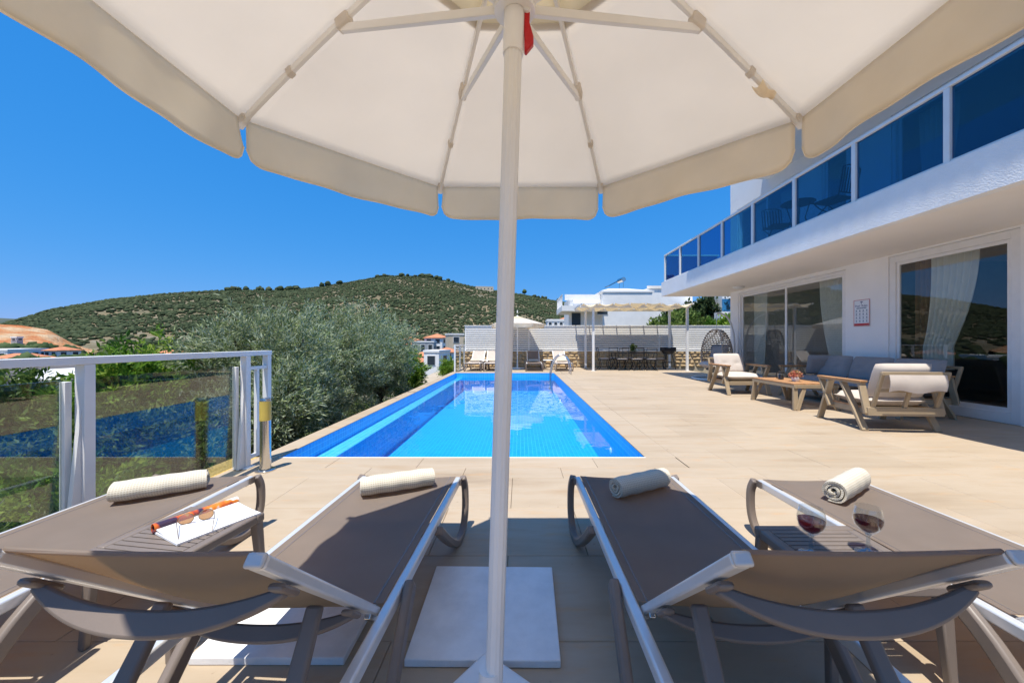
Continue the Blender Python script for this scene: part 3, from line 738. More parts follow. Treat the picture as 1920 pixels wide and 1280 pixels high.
def make_lounger(label, loc, rz, back_angle=42.0, group='sun loungers'):
    t = thing('sun_lounger', label, 'sun lounger', loc, rz, group)
    HY, HZ, BL, ba = -1.17, 0.322, 0.70, R(back_angle)
    for s in (-1, 1):
        MB().bar((s*0.302, 0.0, 0.318), (s*0.302, -1.88, 0.318), 0.034, 0.044).build('side_rail', M['alu'], t, bevel=0.007)
        lg = smooth_path([(s*0.328, 0.008, 0.335), (s*0.340, 0.030, 0.26), (s*0.344, 0.020, 0.13), (s*0.342, -0.03, 0.042), (s*0.338, -0.13, 0.018), (s*0.332, -0.25, 0.05), (s*0.328, -0.42, 0.16), (s*0.326, -0.60, 0.30)], 4)
        MB().strip(lg, [0.040]*len(lg), 0.040, [(0, p.y+0.28, p.z-0.30) for p in lg]).build('front_leg', M['taupe'], t, bevel=0.008)
        rl = smooth_path([(s*0.338, -1.04, 0.335), (s*0.346, -1.16, 0.25), (s*0.350, -1.30, 0.10), (s*0.350, -1.40, 0.022), (s*0.350, -1.50, 0.016), (s*0.346, -1.58, 0.07), (s*0.338, -1.66, 0.31)], 4)
        MB().strip(rl, [0.034]*len(rl), 0.06, [(0, p.y+1.40, p.z-0.40) for p in rl]).build('rear_leg', M['taupe'], t, bevel=0.010)
        MB().box(s*0.324-0.004, s*0.324+0.004, -0.045, 0.0, 0.300, 0.338).build('rail_plug', M['taupe'], t)
    MB().bar((-0.30, -0.03, 0.30), (0.30, -0.03, 0.30), 0.035, 0.03).build('foot_bar', M['taupe'], t, bevel=0.006)
    MB().bar((-0.285, -0.62, 0.292), (0.285, -0.62, 0.292), 0.035, 0.02).build('cross_bar', M['taupe'], t, bevel=0.005)
    MB().bar((-0.285, -1.80, 0.30), (0.285, -1.80, 0.30), 0.035, 0.03).build('head_bar', M['taupe'], t, bevel=0.006)
    def seat(a, b):
        x = (a-0.5)*0.572; y = -0.004-b*(1.155)
        return (x, y, 0.3425-0.014*(1-(2*a-1)**2)-0.006*math.sin(b*math.pi)*(1-(2*a-1)**2))
    ss = MB().sheet(seat, 14, 18, 0.003).build('seat_sling', M['sling'], t)
    for a0 in (0.055, 0.945):
        MB().sheet(lambda a, b, a0=a0: Vector(seat(a0+(a-0.5)*0.012, b))+V(0, 0, 0.0018), 1, 18, 0.0016).build('seam', M['taupe'], ss)
    d = Vector((0, -math.cos(ba), math.sin(ba))); n = Vector((0, -math.sin(ba), -math.cos(ba)))     # along the back, and out of its rear face
    h = Vector((0, HY, HZ))
    for s in (-1, 1):
        o = Vector((s*0.262, 0, 0))
        br_ = MB().bar(h+o, h+o+d*BL, 0.036, 0.026, up=tuple(-n)).build('backrest_rail', M['alu'], t, bevel=0.006)
        MB().bar(h+o+d*BL, h+o+d*(BL+0.012), 0.038, 0.028, up=tuple(-n)).build('end_cap', M['cap'], br_, bevel=0.007)
        MB().bar(h+o-d*0.03+n*0.012, h+o+d*0.06+n*0.012, 0.020, 0.03, up=tuple(-n)).build('hinge', M['steel'], t, bevel=0.003)
        pp = h+d*0.30+n*0.02+Vector((s*0.205, 0, 0)); pb = Vector((s*0.215, -1.63, 0.20))
        MB().bar(pp, pb, 0.026, 0.042, up=(1, 0, 0), w1=0.03, h1=0.05).build('prop', M['taupe'], t, bevel=0.008)
    MB().bar((-0.23, -1.63, 0.215), (0.23, -1.63, 0.215), 0.022, 0.022).build('prop_bar', M['alu'], t, bevel=0.004)
    def back(a, b):
        sag = (1-(2*a-1)**2)*(0.005+0.034*math.sin(min(1, b)*math.pi))
        p = h+d*(0.012+b*(BL-0.02))+n*(-0.014+sag); return (p.x+(a-0.5)*0.500, p.y, p.z)
    MB().sheet(back, 14, 16, 0.003).build('backrest_sling', M['sling'], t)
    hem = [Vector(back(a, 1.0))+d*0.002 for a in np.linspace(0, 1, 21)]
    MB().tube(hem, 0.0055, 8).build('hem', M['sling'], t)
    for l, dep, wd in ((0.575, 0.060, 0.048), (0.19, 0.048, 0.044)):
        q = []; up = []
        for a in np.linspace(-1, 1, 33):
            e = (1-abs(a)**2.2); p = h+d*(l-0.012*e)+n*(0.028+dep*e); q.append(Vector((a*0.268, p.y, p.z))); up.append(tuple(d))
        hw = [wd*(0.70+0.30*(1-abs(a)**4)) for a in np.linspace(-1, 1, 33)]
        # band: wide along the backrest, thin across it
        MB().strip(q, [wd*(0.42+0.58*(1-abs(a)**2.5)) for a in np.linspace(-1, 1, 33)], 0.022, up).build('back_brace', M['taupe'], t, bevel=0.006)
        for s in (-1, 1):
            c = h+d*l+n*0.026+Vector((s*0.262, 0, 0))
            MB().bar(c-d*0.038, c+d*0.038, 0.036, 0.016, up=tuple(n)).build('brace_socket', M['taupe'], t, bevel=0.008)
    return t
L2 = make_lounger('taupe sun lounger left of umbrella pole, half in shade', (-0.700, 2.395, 0), -1.8)
L3 = dup(L2, (0.668, 2.395, 0), 0.3, 'taupe sun lounger right of umbrella pole, mostly shaded')
L1 = dup(L2, (-2.035, 2.405, 0), 0.0, 'taupe sun lounger nearest the glass railing, under a towel roll')
L4 = dup(L2, (1.800, 2.345, 0), 1.5, 'taupe sun lounger beside wine glasses, farthest right in front')

# ================================================================ ROLLED TOWELS
def make_towel(name, label, loc, rz, length=0.38, turns=3.3, r1=0.062, seed=0, flat=0.92):
    rng = random.Random(seed); n = int(turns*22); th = 0.011
    prof = []
    for i in range(n+1):
        f = i/n; a = f*turns*2*math.pi; r = 0.010+(r1-0.010-th/2)*f
        prof.append((a, r*(1+0.05*math.sin(a*2+seed)+0.03*math.sin(a*3+1.3*seed)), f))
    mb = MB(); nx = 26; uv = []
    arc = 0; arcs = []; pv = None
    for a, r, f in prof:
        p = (r*math.cos(a), r*math.sin(a)); arc += 0 if pv is None else math.hypot(p[0]-pv[0], p[1]-pv[1]); arcs.append(arc); pv = p
    a_end = prof[-1][0]; off = -R(70)-a_end
    wig = [rng.uniform(-1, 1) for _ in range(n+1)]
    grid_o = []; grid_i = []
    for i, (a, r, f) in enumerate(prof):
        ro, ri = [], []
        for j in range(nx+1):
            x = (j/nx-0.5); edge = abs(x*2)**6
            rr = r*(1-0.05*edge)+0.0018*math.sin(x*21+a*0.7+seed)*f
            L = length*(1+0.012*wig[i]*0.6+0.02*math.sin(a*1.7+seed))
            for lst, q in ((ro, rr+th/2), (ri, rr-th/2)):
                y = q*math.cos(a+off); z = q*math.sin(a+off)*flat
                z = max(z, -r1*flat*0.90)
                lst.append((x*L, y, z+r1*flat*0.90))
        grid_o.append(ro); grid_i.append(ri)
    W = nx+1; vs = [p for r_ in grid_o for p in r_]+[p for r_ in grid_i for p in r_]; N = (n+1)*W; fs = []; fu = []
    for i in range(n):
        for j in range(nx):
            q = (i*W+j, i*W+j+1, (i+1)*W+j+1, (i+1)*W+j); fs.append(q[::-1]); fs.append(tuple(N+k for k in q))
        for j in (0, nx):
            q = (i*W+j, (i+1)*W+j, N+(i+1)*W+j, N+i*W+j); fs.append(q if j == 0 else q[::-1])
    for j in range(nx):
        for i in (0, n): fs.append((i*W+j, i*W+j+1, N+i*W+j+1, N+i*W+j) if i else (N+i*W+j, N+i*W+j+1, i*W+j+1, i*W+j))
    mb.add(vs, fs); me = mb.mesh(name, True, 60)
    ul = me.uv_layers.new(name='uv'); uvv = [(j/nx*length, arcs[i]) for i in range(n+1) for j in range(W)]*2
    for lp in me.loops: ul.data[lp.index].uv = uvv[lp.vertex_index]
    o = obj(name, me, M['towel'], None, loc, (0, 0, R(rz)))
    return tag(o, label, 'towel', 'rolled towels')
SZ = 0.338
make_towel('rolled_towel', 'long cream waffle towel roll on lounger nearest the glass railing', (-2.035, 2.12, SZ), 32, 0.40, seed=1, r1=0.065)
make_towel('rolled_towel', 'sunlit cream towel roll on lounger left of the umbrella pole', (-0.715, 2.18, SZ), 24, 0.40, seed=2, r1=0.064)
make_towel('rolled_towel', 'shaded cream towel roll on lounger right of the umbrella pole', (0.690, 2.16, SZ), 27, 0.37, seed=3, r1=0.067)
make_towel('rolled_towel', 'cream towel roll with open spiral end behind the wine glasses', (1.850, 2.12, SZ), 33, 0.39, seed=4, r1=0.070)

# ================================================================ SIDE TABLES
def make_table(label, loc, rz, s=0.42):
    t = thing('side_table', label, 'side table', loc, rz, 'slatted side tables'); h = s/2; z1 = 0.38; e = 0.042
    rim = MB().box(-h, h, -h, -h+e, z1-0.04, z1).box(-h, h, h-e, h, z1-0.04, z1).box(-h, -h+e, -h+e, h-e, z1-0.04, z1).box(h-e, h, -h+e, h-e, z1-0.04, z1)
    rim.build('table_rim', M['taupe'], t, bevel=0.008)
    n = 11; p = (s-2*e)/n
    for k in range(n):
        y = -h+e+p*(k+0.5); MB().box(-h+e+0.001, h-e-0.001, y-p/2+0.003, y+p/2-0.003, z1-0.022, z1-0.0015).build('slat', M['taupe'], t, bevel=0.002)
    for sx in (-1, 1):
        for sy in (-1, 1):
            MB().bar((sx*(h-0.024), sy*(h-0.024), z1-0.035), (sx*(h-0.006), sy*(h-0.006), 0.0), 0.044, 0.036, up=(0, 1, 0), w1=0.030, h1=0.026).build('leg', M['taupe'], t, bevel=0.006)
    return t
make_table('slatted taupe side table carrying magazine and sunglasses', (-1.475, 1.63, 0), -9)
make_table('slatted taupe side table carrying two wine glasses', (1.255, 1.465, 0), 0)

# ================================================================ WINE GLASSES
def wine_glass(label, loc):
    t = thing('wine_glass', label, 'wine glass', loc, 0, 'wine glasses')
    prof = [(0.0, 0.0), (0.033, 0.0), (0.034, 0.002), (0.020, 0.006), (0.008, 0.012), (0.0055, 0.022), (0.0062, 0.034), (0.005, 0.046), (0.0062, 0.058), (0.009, 0.066), (0.022, 0.078), (0.033, 0.092), (0.0385, 0.110), (0.0385, 0.126), (0.0355, 0.146), (0.033, 0.158),
            (0.0318, 0.158), (0.0342, 0.146), (0.0370, 0.126), (0.0370, 0.110), (0.0315, 0.0935), (0.020, 0.0795), (0.006, 0.071), (0.0, 0.070)]
    t.scale = (1.22, 1.22, 1.14)
    MB().lathe(prof[:10]+[(0.0, 0.067)], 32).build('stem', M['stem_glass'], t, ang=70)
    MB().lathe([(0.0, 0.0672)]+prof[9:], 32).build('glass', M['clear_glass'], t, ang=70)
    MB().lathe([(0.0, 0.0715), (0.006, 0.0722), (0.0195, 0.0803), (0.031, 0.0942), (0.0364, 0.1105), (0.0368, 0.118), (0.0, 0.118)], 32).build('wine', M['wine'], t, ang=50)
    return t
wine_glass('wine glass of red wine on slatted table, nearer the shaded lounger', (1.125, 1.445, 0.3795))
wine_glass('wine glass of red wine on slatted table, nearer the sunlit lounger', (1.352, 1.452, 0.3795))

# ================================================================ MAGAZINE AND SUNGLASSES
M['page'] = mat('page', (0.78, 0.77, 0.78), 0.7, var=0.02)
def text_page_mat():
    m, nt, p, out = nodes('printed_page')
    tc = nt.nodes.new('ShaderNodeTexCoord'); sp = nt.nodes.new('ShaderNodeSeparateXYZ'); nt.links.new(tc.outputs['Object'], sp.inputs[0])
    wv = nt.nodes.new('ShaderNodeMath'); wv.operation = 'MULTIPLY'; wv.inputs[1].default_value = 2*math.pi/0.0052; nt.links.new(sp.outputs['X'], wv.inputs[0])
    sn = nt.nodes.new('ShaderNodeMath'); sn.operation = 'SINE'; nt.links.new(wv.outputs[0], sn.inputs[0])
    ln = ramp(nt, sn.outputs[0], [(0.35, (0, 0, 0)), (0.6, (1, 1, 1))])
    wd = ramp(nt, noise(nt, 420, 1, 0.5, 'obj', (0.3, 1, 1)), [(0.40, (0, 0, 0)), (0.46, (1, 1, 1))])
    f = mix(nt, 1.0, ln, wd, 'MULTIPLY')
    c = mix(nt, f, (0.80, 0.79, 0.80), (0.42, 0.42, 0.45)); nt.links.new(c, p.inputs['Base Color']); p.inputs['Roughness'].default_value = 0.6
    return m
M['print'] = text_page_mat()
def cover_mat():
    m, nt, p, out = nodes('printed_cover')
    tc = nt.nodes.new('ShaderNodeTexCoord'); mp = nt.nodes.new('ShaderNodeMapping'); mp.inputs['Scale'].default_value = (9, 16, 9); nt.links.new(tc.outputs['Object'], mp.inputs[0])
    vo = nt.nodes.new('ShaderNodeTexNoise'); vo.inputs['Scale'].default_value = 1.1; vo.inputs['Detail'].default_value = 2; nt.links.new(mp.outputs[0], vo.inputs['Vector'])
    c = ramp(nt, vo.outputs['Fac'], [(0.36, (0.05, 0.03, 0.06)), (0.42, (0.55, 0.09, 0.02)), (0.55, (0.80, 0.26, 0.03)), (0.60, (0.75, 0.72, 0.74))])
    nt.links.new(c, p.inputs['Base Color']); p.inputs['Roughness'].default_value = 0.3; return m
M['cover'] = cover_mat()
mg = thing('magazine', 'open magazine with rolled orange cover on left side table', 'magazine', (-1.425, 1.70, 0.3800), -27)
MB().sheet(lambda a, b: (-0.075+0.19*a, -0.155+0.31*b, 0.013-0.006*a+0.008*(1-a)**3), 12, 4, 0.0035).build('page', M['print'], mg)
MB().sheet(lambda a, b: (-0.072+0.200*a, -0.157+0.314*b, 0.0055-0.002*a), 6, 2, 0.0085).build('page_block', M['page'], mg)
rl = []
for i in range(31):
    f = i/30; a = R(-90)-f*2*math.pi*1.35; r = 0.021-0.007*f; rl.append((-0.082+r*math.cos(a), 0.0235+r*math.sin(a)))
MB().sheet(lambda a, b: (rl[min(30, int(round(a*30)))][0], -0.160+0.32*b, rl[min(30, int(round(a*30)))][1]), 30, 6, 0.0018).build('rolled_cover', M['cover'], mg)
gl = thing('sunglasses', 'amber round sunglasses lying on the open magazine', 'sunglasses', (-1.452, 1.672, 0.3955), 40)
for s in (-1, 1):
    c = V(s*0.034, 0, 0.024)
    ring = [c+V(0.026*math.cos(a), -0.004*abs(math.cos(a)), 0.023*math.sin(a)) for a in np.linspace(0, 2*math.pi, 25)[:-1]]
    rim = MB().tube(ring, 0.0016, 6, closed=True).build('rim', M['gold'], gl)
    MB().add([c]+ring, [(0, i+1, (i+1) % 24+1) for i in range(24)]).build('lens', M['lens'], rim)
    MB().tube(smooth_path([(s*0.060, -0.003, 0.030), (s*0.064, -0.02, 0.031), (s*0.060, -0.08, 0.020), (s*0.056, -0.115, 0.007), (s*0.054, -0.135, -0.004)], 4), 0.0014, 6).build('temple', M['gold'], gl)
MB().tube([(-0.009, -0.002, 0.029), (0, -0.002, 0.033), (0.009, -0.002, 0.029)], 0.0016, 6).build('bridge', M['gold'], gl)

# ================================================================ UMBRELLAS
def make_umbrella(label, loc, rz, lean=None, Rr=1.12, zc=2.02, za=2.44, offs=(0, 0), pole_foot=(0, 0)):
    t = thing('umbrella', label, 'umbrella', loc, rz, 'cream umbrellas')
    ox, oy = offs
    def rib_pt(k, f):                                # f: 0 apex .. 1 rim
        a = R(22.5+45*k); z = za+(zc-za)*(0.78*f+0.22*f*f); return Vector((ox+Rr*f*math.cos(a), oy+Rr*f*math.sin(a), z))
    top = V(ox, oy, za+0.10); foot = V(pole_foot[0], pole_foot[1], 0.03)
    dirp = (top-foot)/(top.z-foot.z)
    at = lambda z: foot+dirp*(z-foot.z)
    # fluted pole
    mb = MB(); seg = 48; zs = [0.03, 0.6, 1.2, 1.8, za+0.06]; vs = []
    for z in zs:
        c = at(z)
        for k in range(seg):
            r = 0.0215+(0.0010 if k % 4 < 2 else -0.0006); a = 2*math.pi*k/seg; vs.append((c.x+r*math.cos(a), c.y+r*math.sin(a), z))
    fs = [(i*seg+k, i*seg+(k+1) % seg, (i+1)*seg+(k+1) % seg, (i+1)*seg+k) for i in range(len(zs)-1) for k in range(seg)]
    mb.add(vs, fs+[tuple((len(zs)-1)*seg+k for k in range(seg))]).build('pole', M['pole'], t, ang=60)
    zr = 2.06
    run = MB().tube([at(1.935), at(2.16)], 0.0265, 28).build('runner', M['pole'], t)
    MB().lathe([(0.027, -0.02), (0.052, -0.02), (0.056, 0.0), (0.052, 0.02), (0.027, 0.02)], 24, tuple(at(zr))).build('runner_hub', M['pole'], run)
    c = at(2.0); lv = [(0.026, 0.055), (0.036, 0.062), (0.041, 0.045), (0.040, 0.01), (0.050, -0.025), (0.050, -0.042), (0.032, -0.064), (0.026, -0.062)]
    m2 = MB(); m2.add([(c.x+x, c.y-0.009, c.z+z) for x, z in lv]+[(c.x+x, c.y+0.009, c.z+z) for x, z in lv],
                      [tuple(range(7, -1, -1)), tuple(range(8, 16))]+[(i, (i+1) % 8, 8+(i+1) % 8, 8+i) for i in range(8)])
    lev = m2.build('crank_lever', M['red_plastic'], t, bevel=0.005)
    MB().tube([(c.x+0.033, c.y-0.016, c.z+0.042), (c.x+0.033, c.y+0.016, c.z+0.042)], 0.010, 12).build('lever_pin', M['white_paint'], lev)
    MB().lathe([(0.022, -0.03), (0.06, -0.03), (0.06, 0.0), (0.03, 0.03), (0.022, 0.03)], 24, tuple(at(za+0.0))).build('crown_hub', M['pole'], t)
    MB().lathe([(0.0, 0.12), (0.018, 0.11), (0.025, 0.07), (0.02, 0.02), (0.03, 0.0)], 16, tuple(at(za+0.16))).build('finial', M['pole'], t)
    for k in range(8):
        a = R(22.5+45*k); pts = [rib_pt(k, f)-V(0, 0, 0.016) for f in np.linspace(0.045, 0.985, 9)]
        rb = MB().strip(pts, 0.013, 0.021, (0, 0, 1)).build('rib', M['pole'], t, bevel=0.002)
        e = rib_pt(k, 0.985)-V(0, 0, 0.012); e2 = rib_pt(k, 1.012)-V(0, 0, 0.016)
        MB().bar(e-(e2-e)*0.6, e2, 0.028, 0.024).build('rib_tip', M['canvas'], rb, bevel=0.004)
        cl = rib_pt(k, 0.76)-V(0, 0, 0.016); dd = (rib_pt(k, 0.80)-rib_pt(k, 0.72)).normalized()
        MB().bar(cl-dd*0.012, cl+dd*0.012, 0.021, 0.030).build('rib_clip', M['canvas'], rb, bevel=0.003)
        j = rib_pt(k, 0.545)-V(0, 0, 0.042); hb = at(zr)+V(0.05*math.cos(a), 0.05*math.sin(a), 0.0)
        MB().bar(hb, j, 0.015, 0.024).build('strut', M['pole'], t, bevel=0.002)
        MB().bar(j-dd*0.035+V(0, 0, 0.012), j+dd*0.02+V(0, 0, 0.018), 0.030, 0.040).build('strut_joint', M['canvas'], t, bevel=0.006)
    # canopy: eight cloth panels with a vent flap on top, each with its own rounded valance
    for k in range(8):
        def pan(a, b, k=k):
            f = 0.345+0.655*b; p = rib_pt(k, f)*(1-a)+rib_pt(k+1, f)*a
            s = math.sin(a*math.pi); p.z -= 0.030*s*f*math.sin(min(1, b)*math.pi)+0.004*s*math.sin(b*17+k*2.1)*(1-b)
            cx = Vector((ox, oy, p.z)); return p
        MB().sheet(pan, 16, 14, 0.0022).build('canopy_panel', M['canvas'], t, ang=180)
        A0, A1 = rib_pt(k, 1.0), rib_pt(k+1, 1.0); along = (A1-A0).normalized(); outw = Vector((math.cos(R(45+45*k)), math.sin(R(45+45*k)), 0)); Ln = (A1-A0).length
        def val(a, b, k=k, A0=A0, A1=A1, along=along, outw=outw, Ln=Ln):
            x = 0.016+a*(Ln-0.032)
            edge = min(x-0.016, Ln-0.016-x); hgt = 0.175
            r = 0.062
            drop = hgt if edge >= r else hgt-r+math.sqrt(max(0, r*r-(r-edge)**2))
            pull = 0.010*b*min(1, edge/0.02+0.1)
            sag = 0.018*math.sin(a*math.pi)
            wv = 0.010*math.sin(a*9+k*1.7)*b*b+0.004*math.sin(a*23+k)*b
            return A0+along*x+outw*(-0.003+wv*1.3-0.010*b)+V(0, 0, 0.004-drop*b)
        ve = MB().sheet(val, 44, 7, 0.0022).build('valance', M['valance'], t, ang=180)
        MB().tube([val(a, 1.0) for a in np.linspace(0.0, 1, 60)], 0.0030, 6).build('hem', M['valance'], ve)
    for k in range(8):
        def vent(a, b, k=k):
            f = 0.02+0.345*b; p = rib_pt(k, f)*(1-a)+rib_pt(k+1, f)*a; return p+V(0, 0, 0.004+0.02*(1-b))
        MB().sheet(vent, 6, 4, 0.002).build('vent_flap', M['canvas_strip'], t, ang=180)
    if rz == 0:                                      # a loose binding strap curling off one rib
        e0, e1 = rib_pt(0, 0.79), rib_pt(0, 0.86); sd = Vector((-math.sin(R(22.5)), math.cos(R(22.5)), 0))
        MB().sheet(lambda a, b: e0.lerp(e1, a)+sd*((b-0.5)*0.040*(1-0.3*a))+V(0, 0, -0.030-0.016*math.sin(b*math.pi)-0.012*math.sin(a*5)), 8, 8, 0.002).build('binding_strap', M['valance'], t)
    # base: square white plate set cornerwise with a collar
    q = MB().box(-0.3, 0.3, -0.3, 0.3, 0.0, 0.055); q.move(M=Matrix.Rotation(R(52-rz), 3, 'Z')); q.move((pole_foot[0], pole_foot[1], 0))
    q.build('base_plate', M['white_paint'], t, bevel=0.012)
    MB().lathe([(0.075, 0.0), (0.07, 0.012), (0.034, 0.03), (0.030, 0.30), (0.0, 0.30)], 24, (pole_foot[0], pole_foot[1], 0.054)).build('base_collar', M['white_paint'], t)
    return t
make_umbrella('large cream umbrella with red lever overhead in the foreground', (0, 0.95, 0), 0, offs=(0.0, 0.0), pole_foot=(-0.078, 0.02))
# loose folded strap hanging off a rib
# ================================================================ WHITE PLATES
def plate(label, pts, z1=0.03):
    o = MB().prism(pts, 0.001, z1).build('ballast_plate', M['slab_white'], None, bevel=0.004)
    return tag(o, label, 'plate', 'white ballast plates')
plate('white square plate on ground behind the umbrella pole', [(-0.430, 1.378), (0.148, 1.372), (0.164, 1.945), (-0.440, 1.955)])
plate('white square plate on ground under the left half shaded lounger', [(-1.235, 1.385), (-0.655, 1.385), (-0.660, 1.965), (-1.240, 1.965)])

# ================================================================ LEFT GLASS RAILING
RX = -2.63
rg = thing('glass_railing', 'white metal railing with smoked glass panels at left edge of terrace', 'railing', (RX, 3.0, 0))
ps = [-1.68, -0.37, 0.943, 2.256, 3.57]
for y in ps:
    MB().box(RX-0.03, RX+0.03, y-0.03, y+0.03, 0.006, 1.065).build('post', M['white_paint'], rg, world=True, bevel=0.003)
    MB().box(RX-0.06, RX+0.06, y-0.06, y+0.06, 0.001, 0.008).build('foot_plate', M['white_paint'], rg, world=True, bevel=0.002)
    MB().add([(RX-0.012, y-0.031, 0.01), (RX+0.012, y-0.031, 0.01), (RX+0.012, y-0.031, 0.80), (RX-0.012, y-0.031, 0.80), (RX-0.012, y-0.10, 0.01), (RX+0.012, y-0.10, 0.01)],
             [(0,1,2,3), (4,5,1,0), (5,4,3,2), (0,3,4), (1,5,2)]).build('stiffener', M['white_paint'], rg, world=True, smooth=False)
MB().box(RX-0.032, RX+0.032, -1.72, 3.905, 1.066, 1.112).build('top_rail', M['white_paint'], rg, world=True, bevel=0.003)
MB().box(RX-0.028, RX+0.028, 3.845, 3.900, 0.05, 1.065).build('end_post', M['white_paint'], rg, world=True, bevel=0.003)
MB().box(RX-0.018, RX+0.018, 3.601, 3.844, 0.930, 0.960).build('cross_rail', M['white_paint'], rg, world=True)
MB().box(RX-0.018, RX+0.018, 3.601, 3.844, 0.070, 0.100).build('cross_rail', M['white_paint'], rg, world=True)
MB().box(RX-0.016, RX+0.016, 3.705, 3.737, 0.101, 0.929).build('baluster', M['white_paint'], rg, world=True)
for a, b in zip(ps[:-1], ps[1:]):
    gx = RX-0.055
    for yy in (a+0.04, b-0.075):
        MB().box(gx-0.012, gx+0.022, yy, yy+0.035, 0.006, 0.965).build('glass_holder', M['white_paint'], rg, world=True, bevel=0.002)
    MB().box(gx-0.004, gx+0.004, a+0.076, b-0.076, 0.035, 0.975).build('pane', M['smoke_glass'], rg, world=True)
MB().box(RX-0.10, RX+0.10, -1.75, 3.62, -0.30, 0.0004).build('plinth', M['travertine'], rg, world=True)

# bollard lamp
t = thing('bollard_lamp', 'stainless steel bollard lamp with yellowed diffuser beside railing end', 'bollard lamp', (-2.385, 3.49, 0))
MB().lathe([(0.0, 0.001), (0.085, 0.001), (0.085, 0.010), (0.075, 0.016), (0.05, 0.018)], 28).build('base_flange', M['steel'], t)
MB().lathe([(0.046, 0.016), (0.046, 0.47)], 28, cap1=True).build('tube', M['steel'], t)
MB().lathe([(0.0, 0.470), (0.0485, 0.470), (0.0485, 0.648), (0.0, 0.648)], 28).build('diffuser', M['lamp_yellow'], t)
MB().lathe([(0.0, 0.649), (0.047, 0.649), (0.047, 0.672), (0.043, 0.678), (0.0, 0.680)], 28).build('cap', M['steel'], t)

# ================================================================ LOUNGE SET
def cushion(mb, c, size, puff=0.35, n=10, M3=None, tuft=()):
    sx, sy, sz = [k/2 for k in size]; c = Vector(c)
    def prof(a): return (1-abs(a)**4)**0.28 if abs(a) < 1 else 0
    for sgn in (1, -1):
        def fn(a, b, sgn=sgn):
            u, v = 2*a-1, 2*b-1; h = (prof(u)*prof(v)); h = 0.25+0.75*h if h > 0 else 0.0
            hh = sz*(h*(1-puff)+puff*h*(1-0.5*(u*u+v*v)*0.6)) if h else 0
            for tu, tv in tuft: hh -= 0.35*sz*math.exp(-((u-tu)**2+(v-tv)**2)/0.02)
            rx = 1-0.035*abs(v)**6; ry = 1-0.035*abs(u)**6
            p = Vector((sx*u*rx, sy*v*ry, sgn*hh)); p = M3 @ p if M3 else p; return c+p
        k = MB().sheet(fn, n, n); 
        if sgn < 0: k.f = [f[::-1] for f in k.f]
        mb.add(k.v, k.f)
    return mb
